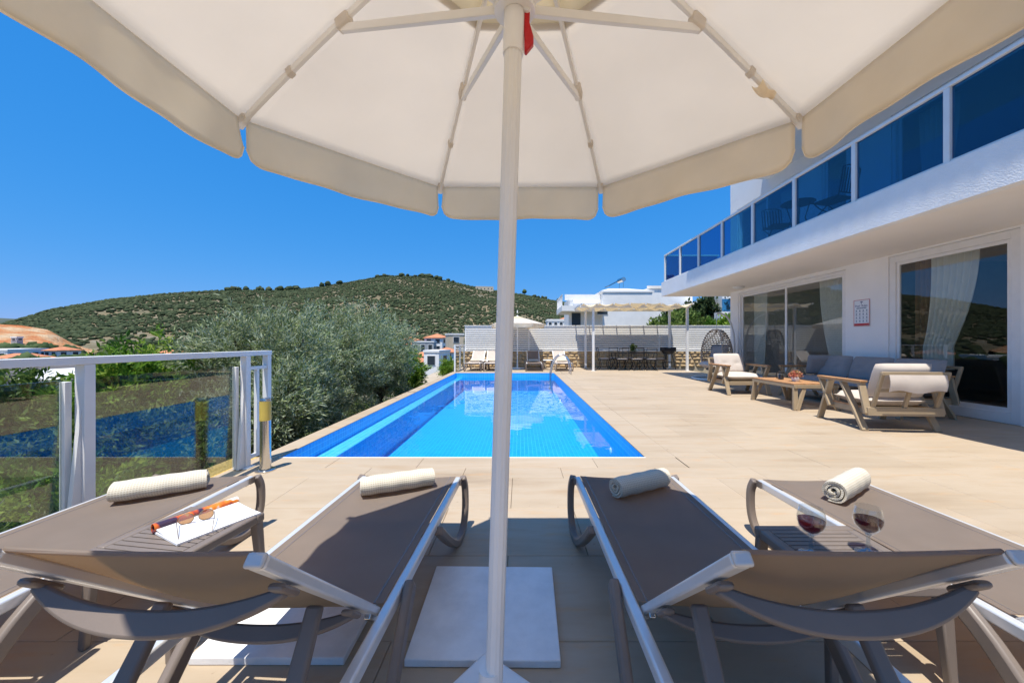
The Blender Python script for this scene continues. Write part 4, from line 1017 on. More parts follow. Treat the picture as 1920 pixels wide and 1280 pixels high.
def lounge_seat(name, label, cat, loc, rz, W, ncush, seatm, backm, group=None, pillows=()):
    t = thing(name, label, cat, loc, rz, group); h = W/2; A = M['sand_alu']
    for s in (-1, 1):
        x = s*(h-0.035)
        MB().box(x-0.048, x+0.048, -0.40, 0.44, 0.652, 0.676).build('armrest', M['teak'], t, bevel=0.005)
        MB().box(x-0.034, x+0.034, -0.385, 0.425, 0.626, 0.651).build('arm_rail', A, t, bevel=0.004)
        for nm, y0, z0, y1, z1 in (('front_leg', 0.20, 0.628, 0.44, 0.0), ('rear_leg', -0.03, 0.628, -0.42, 0.0), ('arm_strut', 0.40, 0.628, 0.20, 0.24), ('arm_strut', -0.36, 0.628, -0.46, 0.24)):
            MB().bar((x, y0, z0), (x, y1, z1), 0.038, 0.085, up=(0, 1, 0) if False else (1, 0, 0)).build(nm, A, t, bevel=0.005)
    MB().box(-h+0.07, h-0.07, 0.30, 0.34, 0.215, 0.30).build('seat_frame', A, t, bevel=0.004)
    MB().box(-h+0.02, h-0.02, -0.49, -0.43, 0.215, 0.325).build('seat_frame', A, t, bevel=0.004)
    for s in (-1, 1):
        x = s*(h-0.09); MB().box(x-0.02, x+0.02, -0.43, 0.30, 0.215, 0.295).build('seat_frame', A, t, bevel=0.004)
        MB().box(x-0.02, x+0.02, -0.42, 0.30, 0.296, 0.314).build('seat_trim', M['teak'], t)
    n = max(5, int(W*8))
    for k in range(n):
        y = -0.36+k*(0.62/(n-1)); MB().box(-h+0.11, h-0.11, y-0.03, y+0.03, 0.270, 0.290).build('seat_slat', A, t)
    # back frame leans backwards
    lean = 0.16; bz0, bz1 = 0.325, 0.80
    by = lambda z: -0.46-lean*(z-bz0)/(bz1-bz0)
    nb = 1 if ncush == 1 else ncush
    xs = [-h+0.10, h-0.10]+([0.0] if nb == 1 else [-h+0.10+(W-0.2)*k/nb for k in range(1, nb)])
    for k, x in enumerate(xs):
        zt = bz1 if k < 2 else 0.56
        MB().bar((x, by(bz0), bz0), (x, by(zt), zt), 0.045, 0.035, up=(0, 1, 0)).build('back_post', A, t, bevel=0.004)
    for z in (0.56, 0.79): MB().bar((-h+0.08, by(z), z), (h-0.08, by(z), z), 0.035, 0.045).build('back_rail', A, t, bevel=0.004)
    w1 = (W-0.24)/ncush
    for k in range(ncush):
        x = -(W-0.24)/2+w1*(k+0.5)
        cushion(MB(), (x, -0.04, 0.40), (w1-0.01, 0.70, 0.17), 0.25).build('seat_cushion', M[seatm], t, ang=180)
        tl = Matrix.Rotation(R(-72), 3, 'X')
        cushion(MB(), (x, -0.375, 0.675), (w1-0.02, 0.50, 0.17), 0.35, 14, tl, ((-0.42, 0.05), (0.42, 0.05))).build('back_cushion', M[backm], t, ang=180)
        if ncush == 1:
            MB().sheet(lambda a, b: (x+(a-0.5)*(w1-0.06), by(0.79)-0.03-0.02*math.sin(b*math.pi), 0.775-0.22*b+0.02*math.sin(a*9)*b), 12, 5, 0.008).build('back_flap', M[backm], t)
    for x, y, rzz in pillows:
        o = cushion(MB(), (0, 0, 0), (0.46, 0.46, 0.16), 0.5, 12, Matrix.Rotation(R(rzz), 3, 'Z') @ Matrix.Rotation(R(-68), 3, 'X')).build('pillow', M['grey_cushion'], None, ang=180)
        p = Matrix.Rotation(R(rz), 3, 'Z') @ V(x, y, 0); o.location = (loc[0]+p.x, loc[1]+p.y, 0.70)
        tag(o, 'square grey pillow leaning at far end of the sofa' if x > 0 or True else '', 'pillow')
    return t
lounge_seat('armchair', 'beige armchair with its back to the camera, nearest of the lounge set', 'armchair', (5.16, 5.44, 0), -5, 0.98, 1, 'cushion', 'cushion', 'lounge armchairs')
lounge_seat('armchair', 'beige armchair facing the camera at far end of the lounge set', 'armchair', (5.16, 8.86, 0), 180, 0.98, 1, 'cushion', 'cushion', 'lounge armchairs')
lounge_seat('sofa', 'grey three seat sofa with sand frame along the villa wall', 'sofa', (6.32, 7.15, 0), 90, 2.75, 3, 'grey_cushion', 'grey_cushion', None, ((1.10, -0.28, -20),))

ct = thing('coffee_table', 'low coffee table with teak slats and sand coloured angled legs', 'coffee table', (5.20, 7.15, 0))
A = M['sand_alu']
for s in (-1, 1):
    MB().box(s*0.36-0.03, s*0.36+0.03, -0.60, 0.60, 0.385, 0.445).build('side_rail', A, ct, bevel=0.004)
    MB().box(-0.33, 0.33, s*0.57-0.03, s*0.57+0.03, 0.385, 0.445).build('end_rail', A, ct, bevel=0.004)
    for q in (-1, 1):
        MB().bar((s*0.355, q*0.56, 0.386), (s*0.38, q*0.60, 0.0), 0.075, 0.04, up=(0, 1, 0)).build('leg', A, ct, bevel=0.004)
        MB().bar((s*0.20, q*0.57, 0.386), (s*0.355, q*0.615, 0.0), 0.065, 0.035, up=(0, 1, 0)).build('angled_leg', A, ct, bevel=0.004)
for k in range(9):
    x = -0.352+k*0.088; MB().box(x-0.040, x+0.040, -0.585, 0.585, 0.4455, 0.468).build('slat', M['teak'], ct, bevel=0.003)
# potted flowers and coffee press
fp = thing('flower_pot', 'small white pot of pink flowers on the coffee table', 'flower pot', (5.12, 6.95, 0.468))
MB().lathe([(0.0, 0.0), (0.045, 0.0), (0.065, 0.03), (0.068, 0.07), (0.055, 0.09), (0.05, 0.085), (0.0, 0.08)], 20).build('pot', M['white_paint'], fp)
rng = np.random.default_rng(3); M['flower'] = leaf_mat('flower_heads', [(0, (0.30, 0.16, 0.05)), (0.35, (0.62, 0.20, 0.16)), (0.7, (0.70, 0.36, 0.22)), (1, (0.16, 0.24, 0.05))])
def leaf_cloud(cent, axes, nclump, per, size, rng, aspect=0.32, lump=0.25, bias=2.2, up=0.35, spread=0.55, twig=0.22):
    d = rng.normal(size=(nclump, 3)); d /= np.linalg.norm(d, axis=1)[:, None]
    lp = 1+lump*(np.sin(d[:, 0]*5.1+cent[0])*np.sin(d[:, 1]*4.3+cent[1])+np.sin(d[:, 2]*6.7+2*cent[0])*0.6)
    r = rng.random(nclump)**(1/bias)
    base = np.array(cent)+d*np.array(axes)*(r*lp)[:, None]
    out = d*np.array([1, 1, 1])+np.array([0, 0, up])+rng.normal(size=(nclump, 3))*0.45; out /= np.linalg.norm(out, axis=1)[:, None]
    ct_ = rng.random(nclump)
    t = rng.random((nclump, per)); p = base[:, None]+out[:, None]*(t*twig)[..., None]+rng.normal(size=(nclump, per, 3))*size*0.35
    ld = out[:, None]*0.7+rng.normal(size=(nclump, per, 3))*spread; ld /= np.linalg.norm(ld, axis=2)[..., None]
    sd = np.cross(ld, rng.normal(size=(nclump, per, 3))); sd /= np.linalg.norm(sd, axis=2)[..., None]
    L = size*(0.6+0.8*rng.random((nclump, per)))[..., None]
    nm = np.cross(ld, sd)
    v = np.stack([p, p+ld*L*0.45+sd*L*aspect/2+nm*L*0.04, p+ld*L, p+ld*L*0.45-sd*L*aspect/2+nm*L*0.04], 2).reshape(-1, 3)
    n = nclump*per; f = np.arange(n*4).reshape(n, 4)
    tint = np.clip(ct_[:, None]*0.72+rng.random((nclump, per))*0.42-0.06, 0, 1).ravel().repeat(4)
    return v, f, tint
v, f, tt = leaf_cloud((0, 0, 0.12), (0.07, 0.07, 0.045), 60, 12, 0.03, rng, 0.6, 0.1, 3, twig=0.03)
obj('blooms', np_mesh('blooms', v, f, tt), M['flower'], fp)
cp = thing('coffee_press', 'black and glass coffee press on the coffee table', 'coffee press', (5.08, 7.28, 0.468))
MB().lathe([(0.0, 0.012), (0.045, 0.012), (0.045, 0.09), (0.0, 0.09)], 20).build('coffee', M['black_plastic'], cp)
MB().lathe([(0.0, 0.0), (0.050, 0.0), (0.050, 0.010), (0.047, 0.011), (0.0478, 0.145)], 24).build('beaker', M['clear_glass'], cp)
MB().lathe([(0.051, 0.125), (0.053, 0.125), (0.053, 0.150), (0.03, 0.165), (0.004, 0.168), (0.004, 0.20), (0.013, 0.205), (0.013, 0.222), (0.0, 0.228)], 20).build('lid', M['black_plastic'], cp)
MB().tube(smooth_path([(-0.05, 0, 0.14), (-0.085, 0, 0.135), (-0.092, 0, 0.085), (-0.085, 0, 0.035), (-0.05, 0, 0.03)], 4), 0.008, 8).build('handle', M['black_plastic'], cp)
# ================================================================ HANGING EGG CHAIR
eg = thing('hanging_chair', 'rattan egg shaped hanging chair on white stand at villa corner', 'hanging chair', (6.30, 12.0, 0), 0)
FWD = V(-0.93, -0.36, 0).normalized(); SIDE = V(-FWD.y, FWD.x, 0)
def egg(th, ph):                                     # th around, ph 0 bottom .. 1 top
    z = 0.20+1.42*ph; r = 0.46*math.sqrt(max(0.0, 1-abs(2*ph-1)**2.3))*(1.08-0.30*ph)+0.02
    return FWD*(r*math.cos(th))+SIDE*(r*1.02*math.sin(th))+V(0, 0, z)
op = lambda ph: R(62) if 0.26 < ph else R(62)*max(0, (ph-0.12)/0.14)      # half opening angle
wk = MB()
for i in range(21):
    ph = 0.03+0.94*i/20; o_ = op(ph); pts = [egg(o_+(2*math.pi-2*o_)*k/26, ph) for k in range(27)]; wk.tube(pts, 0.014, 4, closed=o_ < 0.02)
for k in range(24):
    th = R(64)+(2*math.pi-2*R(64))*k/23; pts = [egg(th+0.10*math.sin(i*1.1+k), 0.03+0.95*i/18) for i in range(19)]; wk.tube(pts, 0.011, 4)
wk.build('basket_weave', M['wicker'], eg)
rimp = [egg(R(62), 0.26+0.72*i/14) for i in range(15)]+[egg(-R(62), 0.98-0.72*i/14) for i in range(15)]+[egg(-R(62)*(1-2*i/8), 0.25-0.05*math.sin(math.pi*i/8)) for i in range(1, 8)]
MB().tube(rimp, 0.020, 6, closed=True).build('basket_rim', M['wicker'], eg)
cu = MB(); cushion(cu, (FWD*0.10+V(0, 0, 0.48)), (0.72, 0.72, 0.22), 0.5); cu.build('seat_cushion', M['cushion'], eg, ang=180)
cu = MB(); cushion(cu, (FWD*-0.10+V(0, 0, 0.80)), (0.66, 0.62, 0.16), 0.5, 10, Matrix.Rotation(math.atan2(FWD.y, FWD.x)+R(90), 3, 'Z') @ Matrix.Rotation(R(76), 3, 'X')); cu.build('back_cushion', M['grey_cushion'], eg, ang=180)
back = -FWD
arc = [back*0.78+V(0, 0, 0.03), back*0.80+V(0, 0, 0.5), back*0.80+V(0, 0, 1.1), back*0.72+V(0, 0, 1.60), back*0.50+V(0, 0, 1.98), back*0.20+V(0, 0, 2.12), V(0, 0, 2.10)]
MB().tube(smooth_path(arc, 5), 0.028, 10).build('stand_arch', M['white_paint'], eg)
MB().tube([V(0, 0, 2.10), V(0, 0, 1.60)], 0.008, 6).build('chain', M['steel'], eg)
MB().tube([FWD*0.1*0+V(0.72*math.cos(a), 0.72*math.sin(a), 0.03) for a in np.linspace(0, 2*math.pi, 41)[:-1]], 0.028, 8, closed=True).build('base_ring', M['white_paint'], eg)
MB().tube([back*0.78+V(0, 0, 0.03), FWD*0.72+V(0, 0, 0.03)], 0.024, 8).build('base_bar', M['white_paint'], eg)

# ================================================================ FAR FENCE ON STONE WALL
FY = 17.62
st = thing('stone_wall', 'low yellow stone wall under the slatted fence at terrace end', 'stone wall', (3, FY, 0))
X0, X1 = -2.66, 13.0
MB().box(X0, X1, FY+0.03, FY+0.30, -0.5, 0.76).build('mortar_bed', M['mortar'], st, world=True)
MB().box(X0-0.02, X1, FY-0.02, FY+0.33, 0.76, 0.815).build('wall_cap', M['smooth_plaster'], st, world=True, bevel=0.004)
rng = random.Random(4); zr_ = 0.0; sm = []
for k in range(8):
    mb = MB(); nn = 8; ring = []
    ring = [(0.5*math.copysign(abs(math.cos(a))**0.6, math.cos(a))*rng.uniform(0.85, 1), 0.5*math.copysign(abs(math.sin(a))**0.6, math.sin(a))*rng.uniform(0.85, 1)) for a in [2*math.pi*i/nn+0.2 for i in range(nn)]]
    vs = [(x, 0.04, z) for x, z in ring]+[(x*0.95, -0.02, z*0.95) for x, z in ring]+[(x*0.6, -0.045*rng.uniform(0.6, 1.2), z*0.6) for x, z in ring]+[(0, -0.05, 0)]
    fs = [(i, nn+i, nn+(i+1) % nn, (i+1) % nn) for i in range(nn)]+[(nn+i, 2*nn+i, 2*nn+(i+1) % nn, nn+(i+1) % nn) for i in range(nn)]+[(2*nn+i, 3*nn, 2*nn+(i+1) % nn) for i in range(nn)]
    m_ = MB().add(vs, [f[::-1] for f in fs]).mesh('stone', True, 50); m_.materials.append(M['stone_a']); sm.append(m_)
z = 0.0
cnt = 0
while z < 0.74:
    hh = min(rng.uniform(0.12, 0.20), 0.76-z); x = X0+rng.uniform(-0.2, 0)
    while x < 11.2:
        ww = rng.uniform(0.18, 0.46)
        obj('stone', rng.choice(sm), None, st, loc=(x+ww/2-3, 0.02, z+hh/2), scale=(ww*0.97, 1, hh*0.95)); x += ww; cnt += 1
    z += hh
fn = thing('slatted_fence', 'white horizontal slat privacy fence across the end of the terrace', 'fence', (3, FY+0.15, 0.815))
px = [X0+0.04, 0.4, 3.5, 6.6, 9.7, 12.8]
for x in px: MB().box(x-0.03, x+0.03, FY+0.13, FY+0.19, 0.816, 1.99).build('post', M['white_paint'], fn, world=True)
for a, b in zip(px[:-1], px[1:]):
    MB().box(a+0.001, b-0.001, FY+0.155, FY+0.165, 0.83, 1.94).build('gap_shade_panel', M['gap_shade'], fn, world=True, smooth=False)  # dark sheet added behind the slats so the gaps look shaded
    for k in range(11):
        zz = 0.86+k*0.100
        q = MB().bar((a+0.002, FY+0.10, zz+0.033), (b-0.002, FY+0.10, zz+0.033), 0.018, 0.062, up=(0, 0.15, 1)); q.build('slat', M['white_paint'], fn, world=True, smooth=False)
MB().box(px[0]-0.04, px[-1], FY+0.07, FY+0.20, 1.945, 1.985).build('top_rail', M['white_paint'], fn, world=True, bevel=0.004)
# the little glass railing at the far left corner of the pool
fr2 = thing('glass_railing', 'short glass railing with white posts at far left corner of pool', 'railing', (-2.62, 15.8, 0))
for y in (14.95, 16.2, 17.4): MB().box(-2.66, -2.60, y-0.03, y+0.03, 0.002, 1.04).build('post', M['white_paint'], fr2, world=True)
MB().box(-2.66, -2.60, 14.92, 17.43, 1.041, 1.085).build('top_rail', M['white_paint'], fr2, world=True)
for a, b in ((14.95, 16.2), (16.2, 17.4)): MB().box(-2.634, -2.626, a+0.06, b-0.06, 0.06, 0.98).build('pane', M['smoke_glass'], fr2, world=True)

# ================================================================ FAR LOUNGERS, UMBRELLA, TABLES
far = [(-1.98, 'pale sunlit lounger in far row, left end beside the glass railing'), (-1.17, 'sun lounger in far row hidden behind the umbrella pole'),
       (0.56, 'dark shaded sun lounger in far row under the far umbrella'), (1.80, 'pale sunlit lounger in far row behind the pool ladder')]
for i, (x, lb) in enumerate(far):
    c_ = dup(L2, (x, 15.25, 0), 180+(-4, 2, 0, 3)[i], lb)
    if i != 2:  # sunlit loungers get the lightened sling, the shaded one keeps the darker taupe
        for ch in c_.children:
            if 'sling' in ch.name: ch.material_slots[0].link = 'OBJECT'; ch.material_slots[0].material = M['sunlit_pale_sling']
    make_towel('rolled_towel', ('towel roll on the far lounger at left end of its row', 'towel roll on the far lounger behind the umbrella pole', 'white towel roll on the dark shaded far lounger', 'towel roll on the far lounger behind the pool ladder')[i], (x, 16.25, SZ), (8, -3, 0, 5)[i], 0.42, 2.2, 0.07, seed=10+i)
make_umbrella('cream umbrella standing open before the slatted fence at terrace end', (-0.14, 16.65, 0), 10, Rr=1.22, zc=1.98, za=2.34)
for x, lb in ((-1.56, 'small pale side table between the two left far loungers'), (1.18, 'small pale side table between the two right far loungers')):
    t = thing('side_table', lb, 'side table', (x, 16.2, 0), 0, 'far side tables')
    MB().box(-0.2, 0.2, -0.2, 0.2, 0.40, 0.43).build('table_top', M['slab_white'], t, bevel=0.006)
    for sx in (-1, 1):
        for sy in (-1, 1): MB().bar((sx*0.17, sy*0.17, 0.40), (sx*0.19, sy*0.19, 0), 0.03, 0.03).build('leg', M['taupe'], t)

# ================================================================ PERGOLA
pg = thing('pergola', 'white pergola with cream shade strips over the dining table', 'pergola', (4.95, 16.5, 0))
fx0, fx1, fy0, fy1, PZ = 3.02, 6.92, 15.5, 17.35, 2.62
for x in (fx0, fx1):
    for y in (fy0, fy1): MB().box(x-0.045, x+0.045, y-0.045, y+0.045, 0.004, PZ).build('post', M['white_paint'], pg, world=True, bevel=0.004); 
    for y in (fy0, fy1): MB().box(x-0.08, x+0.08, y-0.08, y+0.08, 0.001, 0.012).build('foot_plate', M['white_paint'], pg, world=True)
for y in (fy0, fy1): MB().box(fx0-0.55, fx1+0.15, y-0.03, y+0.03, PZ+0.001, PZ+0.10).build('beam', M['white_paint'], pg, world=True, bevel=0.003)
nx_ = 8; xs = [fx0-0.50+(fx1-fx0+0.60)*k/(nx_-1) for k in range(nx_)]
for x in xs: MB().box(x-0.025, x+0.025, fy0-0.35, fy1+0.12, PZ+0.102, PZ+0.17).build('rafter', M['white_paint'], pg, world=True)
for k in range(nx_-1):
    a, b = xs[k]+0.027, xs[k+1]-0.027
    for q in range(3):
        y0 = fy0-0.32+q*0.72; y1 = y0+0.70
        MB().sheet(lambda u, v: (a+(b-a)*u, y0+(y1-y0)*v, PZ+0.165-0.17*math.sin(u*math.pi)*(0.55+0.45*math.cos(v*6.28*1.0+k))-0.03*math.sin(v*math.pi)), 8, 5, 0.003).build('shade_strip', M['canvas_strip'], pg, world=True, ang=180)

# ================================================================ DINING SET
dt = thing('dining_table', 'black wrought iron dining table under the pergola', 'dining table', (4.92, 16.45, 0))
MB().box(-0.95, 0.95, -0.42, 0.42, 0.715, 0.74).build('table_top', M['iron'], dt, bevel=0.004)
for s in (-1, 1):
    for q in (-1, 1):
        MB().tube(smooth_path([(s*0.85, q*0.34, 0.715), (s*0.80, q*0.30, 0.5), (s*0.72, q*0.22, 0.3), (s*0.82, q*0.32, 0.08), (s*0.90, q*0.38, 0.0)], 4), 0.016, 6).build('leg', M['iron'], dt)
    MB().tube([(s*0.72, -0.22, 0.3), (s*0.72, 0.22, 0.3)], 0.012, 6).build('stretcher', M['iron'], dt)
MB().tube([(-0.72, 0, 0.3), (0.72, 0, 0.3)], 0.012, 6).build('stretcher', M['iron'], dt)
def dining_chair(label, loc, rz):
    t = thing('dining_chair', label, 'chair', loc, rz, 'wrought iron dining chairs')
    for s in (-1, 1):
        MB().tube(smooth_path([(s*0.20, 0.20, 0.44), (s*0.15, 0.14, 0.28), (s*0.17, 0.17, 0.12), (s*0.23, 0.24, 0.0)], 4), 0.013, 6).build('leg', M['iron'], t)
        MB().tube(smooth_path([(s*0.20, -0.22, 0.44), (s*0.15, -0.16, 0.28), (s*0.17, -0.19, 0.12), (s*0.23, -0.28, 0.0)], 4), 0.013, 6).build('leg', M['iron'], t)
        MB().tube(smooth_path([(s*0.20, -0.22, 0.44), (s*0.205, -0.25, 0.65), (s*0.20, -0.29, 0.88), (s*0.19, -0.30, 0.93)], 3), 0.012, 6).build('back_post', M['iron'], t)
    MB().tube([(-0.19, -0.30, 0.93), (0.19, -0.30, 0.93)], 0.012, 6).build('back_rail', M['iron'], t)
    for z, y in ((0.60, -0.243), (0.70, -0.258), (0.80, -0.275)): MB().tube([(-0.2, y, z), (0.2, y, z)], 0.009, 6).build('back_slat', M['iron'], t)
    MB().box(-0.22, 0.22, -0.23, 0.21, 0.43, 0.448).build('seat', M['iron'], t)
    cushion(MB(), (0, -0.01, 0.472), (0.42, 0.41, 0.055), 0.2, 8).build('seat_pad', M['cushion'], t, ang=180)
    return t
dc = dining_chair('black iron dining chair turned sideways at left end of table', (3.66, 16.35, 0), -90)
for i, (x, y, rz, lb) in enumerate([(4.33, 15.90, 0, 'black iron dining chair on the pool side, leftmost of three'), (4.95, 15.90, 2, 'black iron dining chair on the pool side, middle of three'),
                    (5.56, 15.88, -14, 'black iron dining chair on the pool side, rightmost of three'), (6.05, 16.30, 78, 'black iron dining chair at table end beside the grill'),
                    (4.30, 17.02, 180, 'black iron dining chair on the fence side, leftmost of three'), (4.92, 17.02, 178, 'black iron dining chair on the fence side, middle of three'), (5.55, 17.02, 183, 'black iron dining chair on the fence side, rightmost of three')]):
    dup(dc, (x, y, 0), rz, lb)
vp = thing('table_plant', 'small potted plant in the middle of the dining table', 'plant', (4.95, 16.45, 0.74))
MB().lathe([(0.0, 0.0), (0.10, 0.0), (0.16, 0.05), (0.15, 0.06), (0.0, 0.05)], 18).build('bowl', M['sand_alu'], vp)
rng = np.random.default_rng(8); v, f, tt = leaf_cloud((0, 0, 0.20), (0.09, 0.09, 0.13), 40, 10, 0.07, rng, 0.4, 0.1, 3, twig=0.05)
obj('foliage', np_mesh('foliage', v, f, tt), M['leaf'], vp)
gr = thing('charcoal_grill', 'black charcoal grill on tripod legs beside the dining table', 'grill', (6.42, 16.25, 0))
MB().lathe([(0.0, 0.66), (0.20, 0.68), (0.26, 0.76), (0.27, 0.82), (0.25, 0.82), (0.24, 0.76), (0.0, 0.70)], 20).build('fire_bowl', M['iron'], gr)
MB().box(-0.30, 0.30, -0.16, 0.16, 0.80, 0.95).build('grill_box', M['iron'], gr, bevel=0.02)
MB().box(0.30, 0.44, -0.02, 0.02, 0.86, 0.88).build('handle', M['iron'], gr)
for k in range(3):
    a = R(90+120*k); MB().tube([(0.14*math.cos(a), 0.14*math.sin(a), 0.72), (0.32*math.cos(a), 0.32*math.sin(a), 0.0)], 0.014, 6).build('leg', M['iron'], gr)
MB().tube([(0.22*math.cos(a), 0.22*math.sin(a), 0.32) for a in np.linspace(0, 6.283, 13)[:-1]], 0.009, 5, closed=True).build('brace_ring', M['iron'], gr)

# ================================================================ NEIGHBOURING VILLA
nb = thing('neighbour_villa', 'white neighbouring villa behind the slatted fence with low pitched roof', 'house', (7.0, 34.0, -3.0))
P_ = lambda u, v, Y: ((u-976)*Y/700, CAM_H-(v-641)*Y/700)
def nbox(name, m, *b): return box_obj(name, M[m], *b, parent=nb)
NY = 32.0
xl, z_top = P_(1130, 555, NY); xr, _ = P_(1223, 555, NY)
nbox('wall', 'plaster', xl, xr, NY, NY+8, -3.0, P_(0, 545, NY)[1])
zr_ = P_(0, 545, NY)[1]; zp = P_(0, 531, NY)[1]
rx0, rx1 = xl-0.15, xr+0.15
MB().add([(rx0, NY-0.06, zr_), (rx1, NY-0.06, zr_), (rx1, NY+8.2, zr_), (rx0, NY+8.2, zr_), (rx0+1.4, NY+3.2, zp), (rx1-1.4, NY+3.2, zp), (rx0+1.4, NY+5, zp), (rx1-1.4, NY+5, zp), (rx0, NY-0.06, zr_-0.14), (rx1, NY-0.06, zr_-0.14), (rx1, NY+8.2, zr_-0.14), (rx0, NY+8.2, zr_-0.14)],
         [(0,1,5,4), (1,2,7,5), (2,3,6,7), (3,0,4,6), (4,5,7,6), (8,9,1,0), (9,10,2,1), (10,11,3,2), (11,8,0,3), (11,10,9,8)]).build('roof', M['white_paint'], nb, world=True, smooth=False)
x0 = P_(1052, 0, NY)[0]; x1b = P_(1132, 0, NY)[0]
nbox('upper_storey', 'plaster', x0+1.2, xl, NY+1.0, NY+8, -3.0, P_(0, 553, NY+1)[1])
nbox('parapet', 'plaster', x0+0.4, xl+0.2, NY+0.6, NY+0.8, P_(0, 562, NY+.6)[1], P_(0, 552, NY+.6)[1])
zb = P_(0, 584, NY)[1]
nbox('balcony_slab', 'plaster', x0, xl, NY-0.6, NY+4, zb, zb+0.45)
for k in range(12):
    y = NY-0.5+k*0.38; MB().box(x0+0.02, x0+0.06, y-0.02, y+0.02, zb+0.45, zb+1.35).build('baluster', M['white_paint'], nb, world=True)
MB().box(x0+0.01, x0+0.07, NY-0.55, NY+4.1, zb+1.351, zb+1.40).build('balcony_rail', M['white_paint'], nb, world=True)
nbox('wing', 'plaster', xr, xr+4.0, NY+1.2, NY+8, -3.0, P_(0, 540, NY+1.2)[1])
nbox('parapet', 'soffit', xr-0.05, xr+4.1, NY+1.1, NY+1.2, P_(0, 540, NY+1.2)[1]-0.05, P_(0, 536, NY+1.2)[1])
for u0, u1, v0, v1 in ((1120, 1139, 584, 589), (1075, 1092, 585, 612)):
    a, zt = P_(u0, v0, NY); b, zz = P_(u1, v1, NY); yy = NY-0.03 if u0 > 1100 else NY+0.97
    w_ = nbox('window', 'white_paint', a-0.05, b+0.05, yy, yy+0.06, zz-0.05, zt+0.05); box_obj('pane', M['dark_glass'], a, b, yy-0.012, yy-0.001, zz, zt, w_)
sh = thing('solar_heater', 'solar water heater with steel tank on roof of neighbouring villa', 'solar heater', (P_(1163, 0, NY+4)[0], NY+4, P_(0, 536, NY+4)[1]-0.2))
MB().tube([(-0.75, 0.15, 1.05), (0.75, 0.15, 1.05)], 0.30, 16).build('tank', M['steel'], sh)
MB().bar((0, -0.2, 1.02), (0, -1.9, 0.12), 1.5, 0.08).build('collector_panel', M['dark_glass'], sh)
for s in (-1, 1): MB().tube([(s*0.6, 0.15, 0.0), (s*0.6, 0.15, 0.85)], 0.03, 6).build('support', M['steel'], sh)
sh.rotation_euler = (0, 0, R(-80)); sh.scale = (0.72,)*3

# ================================================================ TREES AND SHRUBS
def tree(name, label, cat, loc, cent, axes, mat_, nclump, per, size, seed, aspect=0.25, group=None, trunk_r=0.10, lump=0.25, bias=2.2, up=0.35, twig=0.25, spread=0.55):
    t = thing(name, label, cat, loc, 0, group); rng = np.random.default_rng(seed); rd = random.Random(seed)
    parts = [leaf_cloud(c, a, n_, per, size, rng, aspect, lump, bias, up, spread, twig) for c, a, n_ in zip(cent, axes, nclump)]
    V_, F_, T_ = [], [], []; b = 0
    for v, f, tt in parts: V_.append(v); F_.append(f+b); T_.append(tt); b += len(v)
    obj('crown', np_mesh('crown', np.concatenate(V_), np.concatenate(F_), np.concatenate(T_)), M[mat_], t)
    tr = MB(); zc_ = min(c[2]-a[2]*0.3 for c, a in zip(cent, axes))
    fork = V(rd.uniform(-.1, .1), rd.uniform(-.1, .1), max(0.15, zc_*0.45))
    tr.tube([V(0, 0, -0.3), V(0.03, 0, fork.z*0.5), fork], [trunk_r*1.4, trunk_r*1.05, trunk_r*0.9], 8)
    for c, a in zip(cent, axes):
        for k in range(4 if len(cent) < 4 else 2):
            an = rd.uniform(0, 6.28); e = V(c[0]+a[0]*0.65*math.cos(an), c[1]+a[1]*0.65*math.sin(an), c[2]+a[2]*rd.uniform(0.0, 0.7)); md = fork.lerp(e, 0.5)+V(rd.uniform(-.1, .1), rd.uniform(-.1, .1), 0.1)
            tr.tube([fork, md, e], [trunk_r*0.6, trunk_r*0.38, trunk_r*0.12], 6)
    tr.build('trunk', M['bark'], t)
    return t
OL = 'olive trees along the pool'
gz = lambda x, y: float(ground_z(np.array([x]), np.array([y]))[0])
def olive(label, x, y, top, rx, ry, seed, n, low=-0.6):
    g = gz(x, y); rng = random.Random(seed); cs, ax, nn = [], [], []
    h = top-low
    for k in range(9):
        an = k*2.4+seed; f = (k+0.5)/9; rr = 0.62*math.sqrt(rng.random())
        zz = low+h*(0.28+0.50*((k*0.382+0.1*seed) % 1.0)); s = rng.uniform(0.40, 0.58)
        cs.append((rx*rr*math.cos(an), ry*rr*math.sin(an), zz-g)); ax.append((rx*s, ry*s, h*0.25*rng.uniform(0.8, 1.1))); nn.append(n//9)
    cs.append((0, 0, low+h*0.40-g)); ax.append((rx*0.8, ry*0.8, h*0.36)); nn.append(n//3)
    tree('olive_tree', label, 'tree', (x, y, g), cs, ax, 'olive', nn, 34, 0.075, seed, 0.20, OL, 0.11, 0.20, 2.6, 0.55, 0.32, 0.38)
olive('large silvery olive tree just behind the glass railing end', -4.35, 6.5, 1.80, 1.12, 1.35, 1, 1900)
olive('olive tree in the middle of the row beside the pool', -4.25, 8.4, 1.92, 1.35, 1.5, 2, 1600)
olive('farthest and smallest olive tree of the row beside the pool', -4.0, 10.7, 1.72, 0.95, 1.2, 3, 1100)
olive('olive tree close against the coping, below the railing end', -3.75, 5.6, 0.95, 0.75, 1.0, 4, 900, -0.75)
def shrub(label, x, y, top, r, seed, m='leaf', n=420, size=0.09, aspect=0.32, low=None, cat='shrub', name='shrub', per=26):
    g = gz(x, y); low = g if low is None else low; h = top-low; rng = random.Random(seed); cs, ax, nn = [], [], []
    for k in range(5):
        an = k*2.4+seed; rr = 0.5*math.sqrt(rng.random())*r; cs.append((rr*math.cos(an), rr*math.sin(an), low+h*rng.uniform(0.40, 0.70)-g)); ax.append((r*0.6, r*0.6, h*0.33)); nn.append(n//5)
    return tree(name, label, cat, (x, y, g), cs, ax, m, nn, per, size, seed, aspect, None, 0.04, 0.25, 2.2, 0.5, 0.2, 0.5)
